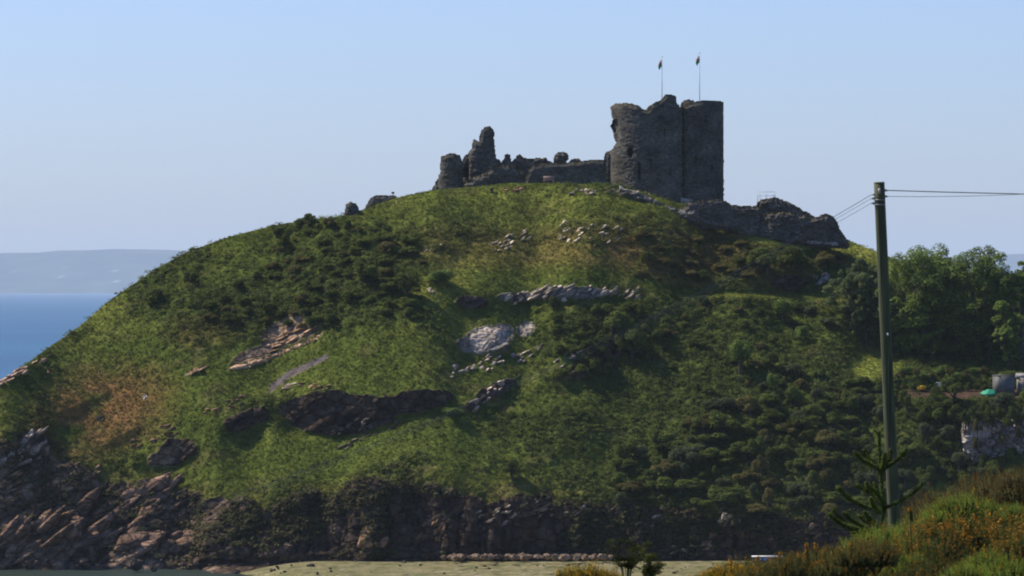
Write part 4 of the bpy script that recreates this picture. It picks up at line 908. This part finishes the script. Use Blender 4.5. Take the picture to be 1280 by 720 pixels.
def wire(pts, rad, label, grp):
    # catenary-like smooth curve through the points
    P_ = np.array(pts, float); t = np.linspace(0, 1, len(P_)); tt = np.linspace(0, 1, 60)
    X = np.stack([np.interp(tt, t, P_[:, c]) for c in range(3)], 1)
    if len(P_) == 3:
        tk = np.array([0, .5, 1]); X = np.stack([np.polyval(np.polyfit(tk, P_[:, c], 2), tt) for c in range(3)], 1)
    o0 = X[0].copy(); m = MB(); m.tube(list(X - o0), rad, 6, (.03, .03, .032)); o = m.build('overhead_wire', M_metal, None, tuple(o0)); tag(o, label, 'wire', grp)
def para(u0, v0, um, vm, u1, v1, Da, Dm, Db): return [np.array(at(u0, v0, Da)), np.array(at(um, vm, Dm)), np.array(at(u1, v1, Db))]
wire([ups['a'] - (.09, 0, 0), np.array(at(520, 533, 88)), np.array(at(-60, 712, 80))], .0065, 'topmost of the three thin dark wires sloping down left from the utility pole', 'wires left of the pole')
wire([ups['b'] - (.09, 0, 0), np.array(at(520, 535.5, 88)), np.array(at(-60, 716, 80))], .0045, 'middle one of the three thin wires sloping down left from the utility pole', 'wires left of the pole')
wire([ups['c'] - (.09, 0, 0), np.array(at(520, 539, 88)), np.array(at(-60, 722, 80))], .0045, 'lowest of the three thin wires sloping down left from the utility pole', 'wires left of the pole')
wire([ups['d'] + (.09, 0, 0), np.array(at(1200, 240.6, 97)), np.array(at(1300, 243, 98))], .011, 'upper thicker wire running right from the utility pole', 'wires right of the pole')
wire([ups['e'] + (.09, 0, 0), np.array(at(1200, 245.3, 96)), np.array(at(1300, 241.8, 95))], .0055, 'lower thin wire running right from the utility pole', 'wires right of the pole')
# monkey puzzle tree
DM = 82.; sM = K * DM; tb = near_at(1102, DM)
e = empty('monkey_puzzle_tree', tb, 'young monkey puzzle tree with upswept spiky branches in front of the utility pole', 'tree'); O = np.array(tb)
def mp_branch(name, pts, rad, seed):
    r_ = np.random.default_rng(seed); P_ = np.array([np.array(at(u, v, DM + d)) for u, v, d in pts]) - O
    t = np.linspace(0, 1, len(P_)); seg = np.linalg.norm(np.diff(P_, axis=0), axis=1).sum(); n = max(6, int(seg / .03)); tt = np.linspace(0, 1, n)
    X = np.stack([np.interp(tt, t, P_[:, c]) for c in range(3)], 1); X = np.concatenate([X[:1], (X[:-2] + X[1:-1] + X[2:]) / 3, X[-1:]])
    m = MB(); m.tube(list(X), [rad * .55] * n, 6, (.05, .055, .02))
    V = []; C = []; nl = int(seg / .0021)
    for k in range(nl):
        f = r_.random() * (n - 1); i = min(int(f), n - 2); c = X[i] * (1 - (f - i)) + X[i + 1] * (f - i); ax = X[i + 1] - X[i]; ax /= np.linalg.norm(ax)
        d = r_.normal(size=3); d -= ax * (d @ ax); d /= np.linalg.norm(d); sd = np.cross(ax, d)
        tip = c + d * rad * r_.uniform(1.0, 1.45) + ax * rad * r_.uniform(.5, 1.3); b0_ = c + d * rad * .3
        V += [b0_ - sd * rad * .32, b0_ + sd * rad * .32, tip]; g = np.array([.062, .085, .014]) * r_.uniform(.5, 1.8); C += [g] * 3
    m.add(V, [(3 * k, 3 * k + 1, 3 * k + 2) for k in range(nl)], np.array(C)); m.build(name, M_leaf2, e)
mp_branch('trunk', [(1098.5, 539, 0), (1099.5, 565, 0), (1101, 590, 0), (1103, 615, 0), (1105, 640, 0), (1100, 668, 0), (1099, 690, 0)], .046, 1)
mp_branch('leader', [(1092, 537, 0), (1098.5, 543, 0), (1104, 536, 0)], .022, 2)
B = [[(1067, 564, -.3), (1075, 573, -.2), (1086, 580, -.1), (1101, 587, 0)], [(1079, 562, .3), (1084, 569, .2), (1090, 578, .1), (1101, 588, 0)], [(1113, 561, .3), (1112, 572, .2), (1107, 583, 0), (1102, 588, 0)],
     [(1134, 561, -.2), (1128, 569, -.1), (1115, 580, 0), (1102, 588, 0)], [(1106, 566, -.4), (1105, 578, -.2), (1102, 588, 0)],
     [(1045, 607, -.2), (1053, 616, -.2), (1062, 624, -.1), (1078, 632, 0), (1100, 638, 0)], [(1070, 605, .4), (1080, 612, .3), (1092, 618, .1), (1103, 628, 0)], [(1082, 603, -.5), (1086, 609, -.4), (1096, 616, -.2), (1104, 630, 0)],
     [(1092, 603, .4), (1096, 612, .3), (1101, 624, .1), (1105, 634, 0)], [(1152, 604, 0), (1148, 611, 0), (1136, 620, 0), (1120, 629, 0), (1104, 636, 0)], [(1088, 622, -.6), (1092, 632, -.4), (1098, 640, 0)],
     [(1034, 640, -.2), (1042, 648, -.2), (1052, 656, -.1), (1070, 661, 0), (1098, 668, 0)], [(1040, 634, .2), (1046, 645, .2), (1056, 655, .1), (1072, 663, 0)], [(1054, 640, -.4), (1064, 650, -.3), (1078, 658, -.1), (1098, 668, 0)],
     [(1072, 644, .4), (1082, 650, .3), (1090, 656, .2), (1100, 664, 0)], [(1080, 640, -.5), (1090, 652, -.3), (1100, 666, 0)], [(1048, 650, .5), (1066, 664, .3), (1092, 672, 0)]]
for i, b in enumerate(B): mp_branch('branch', b, .053, 10 + i)
# gorse
def gorse_proto(seed, ns, rx, rz, flow, base, fcol, spine=.035, lean=.0, tall=1.):
    r_ = np.random.default_rng(seed); V = []; C = []; FV = []; FC = []
    for s in range(ns):
        d = r_.normal(size=3); d[2] = abs(d[2]) + .15; d /= np.linalg.norm(d)
        o = d * np.array([rx, rx, rz]) * r_.uniform(.55, 1.); o[2] *= 1 + .25 * float(noise3(d[0] * 2 + seed, d[1] * 2, d[2] * 2))
        ax = d * .8 + np.array([0, 0, .7 * tall]) + r_.normal(size=3) * .25; ax /= np.linalg.norm(ax); ln = r_.uniform(.12, .30) * tall
        g0 = base * r_.uniform(.6, 1.35)
        nsp = int(ln / .0075)
        f = r_.random(nsp); c = o + ax * (f * ln)[:, None]
        q = r_.normal(size=(nsp, 3)); q -= ax * (q @ ax)[:, None]; q /= np.linalg.norm(q, axis=1)[:, None]; sd = np.cross(ax, q)
        w = spine * (1.15 - .6 * f)[:, None]
        tri = np.stack([c - sd * w * .22, c + sd * w * .22, c + q * w + ax * w * .7], 1)
        V.append(tri.reshape(-1, 3)); C.append(np.repeat(g0 * r_.uniform(.7, 1.3, nsp)[:, None], 3, 0))
        if r_.random() < flow:
            nf = r_.integers(6, 16); f = r_.uniform(.35, 1.08, nf); c = o + ax * (f * ln)[:, None]
            q = r_.normal(size=(nf, 3)); q /= np.linalg.norm(q, axis=1)[:, None]; t = np.cross(q, ax + .1); t /= np.linalg.norm(t, axis=1)[:, None]; b = np.cross(q, t)
            c = c + q * spine * .6; sz = .013
            FV.append(np.stack([c - t * sz, c - b * sz, c + t * sz, c + b * sz], 1).reshape(-1, 3)); FC.append(np.repeat(fcol * r_.uniform(.6, 1.25, nf)[:, None], 4, 0))
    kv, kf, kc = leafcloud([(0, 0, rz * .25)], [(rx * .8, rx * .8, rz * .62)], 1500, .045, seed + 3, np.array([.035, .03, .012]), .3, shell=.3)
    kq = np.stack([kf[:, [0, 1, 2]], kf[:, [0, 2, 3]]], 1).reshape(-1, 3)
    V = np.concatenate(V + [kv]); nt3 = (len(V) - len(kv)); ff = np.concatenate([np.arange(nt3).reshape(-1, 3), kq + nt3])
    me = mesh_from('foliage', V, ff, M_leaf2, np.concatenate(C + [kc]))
    fl = None
    if FV: FV = np.concatenate(FV); fl = mesh_from('flowers', FV, np.arange(len(FV)).reshape(-1, 4), M_flower, np.concatenate(FC))
    st = MB()
    for i in range(9):
        a = r_.uniform(0, 6.28); st.tube([(0, 0, -.2), (math.cos(a) * rx * .4, math.sin(a) * rx * .4, rz * .4), (math.cos(a) * rx * .7, math.sin(a) * rx * .7, rz * .75)], [.025, .018, .008], 5, (.07, .055, .04))
    return me, fl, st.mesh('stem', M_bark)
GB = np.array([.07, .08, .018]); ORG = np.array([.55, .24, .02]); YEL = np.array([.72, .40, .015])
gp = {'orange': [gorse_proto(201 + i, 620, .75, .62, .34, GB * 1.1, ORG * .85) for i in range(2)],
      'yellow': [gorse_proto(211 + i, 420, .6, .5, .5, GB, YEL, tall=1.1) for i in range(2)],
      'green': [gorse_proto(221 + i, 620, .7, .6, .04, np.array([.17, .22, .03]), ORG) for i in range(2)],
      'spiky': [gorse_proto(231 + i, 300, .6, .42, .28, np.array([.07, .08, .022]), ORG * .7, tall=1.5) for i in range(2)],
      'dim': [gorse_proto(251 + i, 620, .75, .62, .12, GB * .75, ORG * .5) for i in range(2)],  # darker copy of the orange gorse, shade painted into leaves and flowers
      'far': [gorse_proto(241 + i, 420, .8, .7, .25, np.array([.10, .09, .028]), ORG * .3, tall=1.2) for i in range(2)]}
def gorse(u, vt, D, kind, s, label, group=None, name='gorse_bush'):
    g = near_at(u, D); vz = at(u, vt, D).z; h = vz - g.z
    me, fl, st = random.choice(gp[kind]); nat = .78 * s
    base = Vector((g.x, g.y, vz - nat)) if vz - nat > g.z - 1.2 else Vector((g.x, g.y, vz - nat))
    e = empty(name, base, label, 'bush', group); e.rotation_euler = (0, 0, random.uniform(0, 6.3)); e.scale = (s * random.uniform(.9, 1.1), s, s)
    obj('foliage', me, e); obj('stem', st, e)
    if fl: obj('flowers', fl, e)
    return e

r_ = np.random.default_rng(9)
def ntop(u): return float(np.interp(u, NT_U, NT_V))
# far olive scrub beyond the bank
for i in range(22):
    u = 1140 + i * 7.5; D = 112 + 14 * r_.random(); v = float(np.interp(u, [1130, 1160, 1190, 1230, 1300], [644, 622, 602, 594, 588])) + r_.uniform(-4, 24)
    gorse(u, v, D, 'far', r_.uniform(1.0, 1.6), 'olive brown scrub bush on the brow behind the flowering gorse', 'olive scrub bushes behind the gorse', name='scrub_bush')
for i in range(10):
    u = 1060 + i * 12; gorse(u, ntop(u) - 4 + r_.uniform(0, 12), 90, 'far', .8, 'thin brownish bush at the foot of the utility pole', 'thin bushes around the pole foot', name='scrub_bush')
# green bushes
for (u, v, D, s, l) in ((1100, 652, 76, .9, 'fresh green fluffy bush right below the monkey puzzle tree'), (1120, 664, 70, .9, 'fresh green bush spilling down left of the orange gorse mound'), (1075, 684, 68, .7, 'green bush between the spiky shoots and the monkey puzzle tree'),
                        (1145, 644, 80, .7, 'pale green bush between the pole foot and the orange gorse mound'), (1203, 611, 84, .9, 'bright leafy bush peeping over the top of the orange gorse mound'), (1232, 622, 84, .7, 'green bush behind the crest of the orange gorse mound'), (1180, 625, 84, .7, 'small green bush on the left shoulder of the orange gorse mound'),
                        (1268, 626, 80, .6, 'green bush behind the gorse at the right edge'), (1232, 684, 56, .5, 'bright lime green leafy bush low in front of the orange gorse mound'), (1262, 692, 54, .6, 'bright lime green leafy bush in the bottom right corner'), (1205, 700, 54, .5, 'lime green bush at the bottom edge below the orange gorse mound'), (1284, 700, 54, .4, 'lime green bush touching the right edge at the bottom')):
    gorse(u, v, D, 'green', s, l, None, name='leafy_bush')
# the big orange gorse mound
for (u, v, D, s, l) in ((1165, 648, 71, 1.0, 'orange flowered gorse, left flank of the big mound'), (1196, 641, 72, 1.35, 'orange flowered gorse, crest of the big mound'), (1236, 636, 73, 1.4, 'orange flowered gorse, right of the crest of the big mound'),
                        (1140, 668, 67, .9, 'orange and green gorse low on the left of the big mound'), (1268, 645, 72, 1.1, 'orange flowered gorse at the far right end of the big mound'), (1276, 664, 60, .8, 'low domed gorse at the right edge in front of the big mound'),
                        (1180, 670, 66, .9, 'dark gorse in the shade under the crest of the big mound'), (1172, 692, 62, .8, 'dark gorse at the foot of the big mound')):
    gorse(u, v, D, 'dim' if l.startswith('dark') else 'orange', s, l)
for (u, v, s) in ((712, 705, .42), (735, 700, .5), (756, 706, .42), (890, 706, .45), (868, 716, .3), (910, 700, .5), (928, 702, .45)):
    gorse(u, v, 60, 'yellow', s, 'clump of bright yellow orange gorse flowers in the %s' % ('left hand patch along the bottom edge' if u < 800 else 'patch right of the bare beach view'), 'yellow gorse, left patch' if u < 800 else 'yellow gorse, right patch')
for i in range(22):
    u = 895 + i * 9.5; v = ntop(u) - 6 + r_.uniform(-3, 14)
    gorse(u, v, 58 + 10 * r_.random(), 'spiky', r_.uniform(.45, .7), 'spiky dark olive gorse with upright shoots along the bottom edge', 'spiky gorse along the bottom edge')
# tall spikes rising above the others
def spike(u, v0, v1, D, seed, lean=0):
    r2 = np.random.default_rng(seed); b = at(u, v1, D); h = (v1 - v0) * K * D; V = []; C = []; FV = []; FC = []
    for k in range(260):
        f = r2.random(); c = np.array([lean * f, 0, f * h]); a = r2.uniform(0, 6.28); q = np.array([math.cos(a), math.sin(a), 0]); sd = np.array([-q[1], q[0], 0]); w_ = .045 * (1.1 - .5 * f)
        V += [c - sd * w_ * .2, c + sd * w_ * .2, c + q * w_ + (0, 0, w_ * .8)]; C += [np.array([.075, .085, .022]) * r2.uniform(.5, 1.5)] * 3
        if f > .7 and k % 3 == 0:
            c = c + q * .03; FV += [c - sd * .013, c - (0, 0, .013), c + sd * .013, c + (0, 0, .013)]; FC += [ORG * r2.uniform(.6, 1.2)] * 4
    e = empty('gorse_shoot', b, 'single upright gorse shoot with an orange tip rising above the spiky gorse', 'shoot', 'tall gorse shoots')
    m = MB(); m.add(V, [(3 * k, 3 * k + 1, 3 * k + 2) for k in range(len(V) // 3)], np.array(C)); m.build('spines', M_leaf2, e)
    m = MB(); m.tube([(0, 0, -.4), (lean, 0, h)], .008, 5, (.06, .05, .03)); m.build('stem', M_bark, e)
    if FV: m = MB(); m.add(FV, [(4 * k, 4 * k + 1, 4 * k + 2, 4 * k + 3) for k in range(len(FV) // 4)], np.array(FC)); m.build('flowers', M_flower, e)
for i, (u, v0, v1) in enumerate(((1011, 679, 712), (1021, 678, 714), (1031, 685, 718), (972, 690, 716), (948, 696, 720), (1002, 690, 715), (1042, 688, 716), (1066, 676, 706), (913, 699, 722), (1140, 634, 652))):
    spike(u, v0, v1, 62, 300 + i, r_.uniform(-.05, .05))
# sparse dark shrub low in the middle with a leaning bough to its right
def sparse(u, v0, v1, wpx, D, seed, label, lean=0):
    b = np.array(at(u, v1, D)); s = K * D; h = (v1 - v0) * s; r2 = np.random.default_rng(seed); e = empty('sparse_shrub', b, label, 'shrub')
    m = MB(); tips = []
    for i in range(13):
        a = r2.uniform(-1.1, 1.1) + lean; l = h * r2.uniform(.6, 1.05); dy = r2.normal() * .25
        p1 = np.array([math.sin(a) * l * .45, dy * l * .5, math.cos(a * .8) * l * .5]); p2 = np.array([math.sin(a) * l * .85, dy * l, math.cos(a * .7) * l])
        if lean: p2[0] = abs(p2[0])
        m.tube([(0, 0, -.35), p1 * .5, p1, p2], [.007, .006, .005, .003], 5, (.07, .055, .035)); tips += [p1 * .45, p1 * .8, p1 * 1.1, p1 * .4 + p2 * .6, p2]
    m.build('stems', M_bark, e)
    C_ = np.array(tips); Q_ = np.full((len(C_), 3), .075) * r2.uniform(.6, 1.3, (len(C_), 1)) * np.array([1, 1, .7])
    V, F, c = leafcloud(C_, Q_, 2600, .015, seed, np.array([.055, .065, .012]), .4, outward=.3, shell=.1)
    obj('foliage', mesh_from('foliage', V, F, M_leaf2, c), e)
sparse(783, 674, 716, 40, 62, 401, 'sparse dark olive shrub with feathery sprays standing in front of the beach')
sparse(806, 695, 722, 40, 60, 402, 'low leaning green bough right of the sparse dark shrub', lean=.9)
# beach clutter
p = at(959, 693, 446.5); p.z = .85; e = empty('long_bench', p, 'long white topped bench on dark legs at the foot of the dark cliff', 'bench')
m = MB(); m.box((0, 0, .78), (3.2, .7, .14), 0, (.78, .76, .72)); m.build('seat', M_paint, e)
for x_ in (-1.45, -.5, .5, 1.45):
    m = MB(); m.box((x_, 0, .3), (.14, .4, .72), 0, (.05, .05, .05)); m.build('leg', M_wood, e)
p = at(956, 701, 447); p.z = .85; m = MB(); m.tube([(-.7, 0, .2), (-.5, 0, .25), (.4, 0, .25), (.75, 0, .34)], [.1, .28, .3, .05], 12, (.03, .09, .30)); tag(m.build('upturned_dinghy', M_paint, None, tuple(p)), 'small upturned blue dinghy on the beach in front of the long white bench', 'boat')
for i, (u, r) in enumerate(((944, 4), (968, 3.5), (978, 5), (987, 4), (1003, 5), (1016, 5))):
    boulder(u, 701, r, bd_protos[i], 'dark weedy rock on the beach in front of the long white bench', 'weedy rocks on the beach near the bench', D=446)

# low tangle of small gorse and grass between the near bushes
r_ = np.random.default_rng(77); n_ = 5200
uu = r_.uniform(690, 1330, n_); Dd = 52 + (r_.random(n_)**.8) * 75; gxx = (uu - 640) * K * Dd; gzz = near_z(gxx, Dd)
Cc = np.stack([gxx, Dd, gzz + .05], 1); rr_ = r_.uniform(.1, .32, n_); Qc = np.stack([rr_, rr_, rr_ * .9], 1)
V, F, c = leafcloud(Cc, Qc, 120000, .022, 78, np.array([.06, .075, .02]), .45, hue=np.array([.12, .10, .04]), outward=.3, shell=.2)
tag(obj('bank_cover', mesh_from('bank_cover', V, F, M_leaf2, c)), 'low tangled gorse and grass covering the near bank', 'vegetation', kind='stuff')
for i in range(16):
    D = 58 + 24 * (i % 4) / 3 + r_.uniform(-1, 1); u = 1070 + r_.random() * 225
    g = near_at(u, D); v = 360 + (ZC - g.z - .55) / (K * D)
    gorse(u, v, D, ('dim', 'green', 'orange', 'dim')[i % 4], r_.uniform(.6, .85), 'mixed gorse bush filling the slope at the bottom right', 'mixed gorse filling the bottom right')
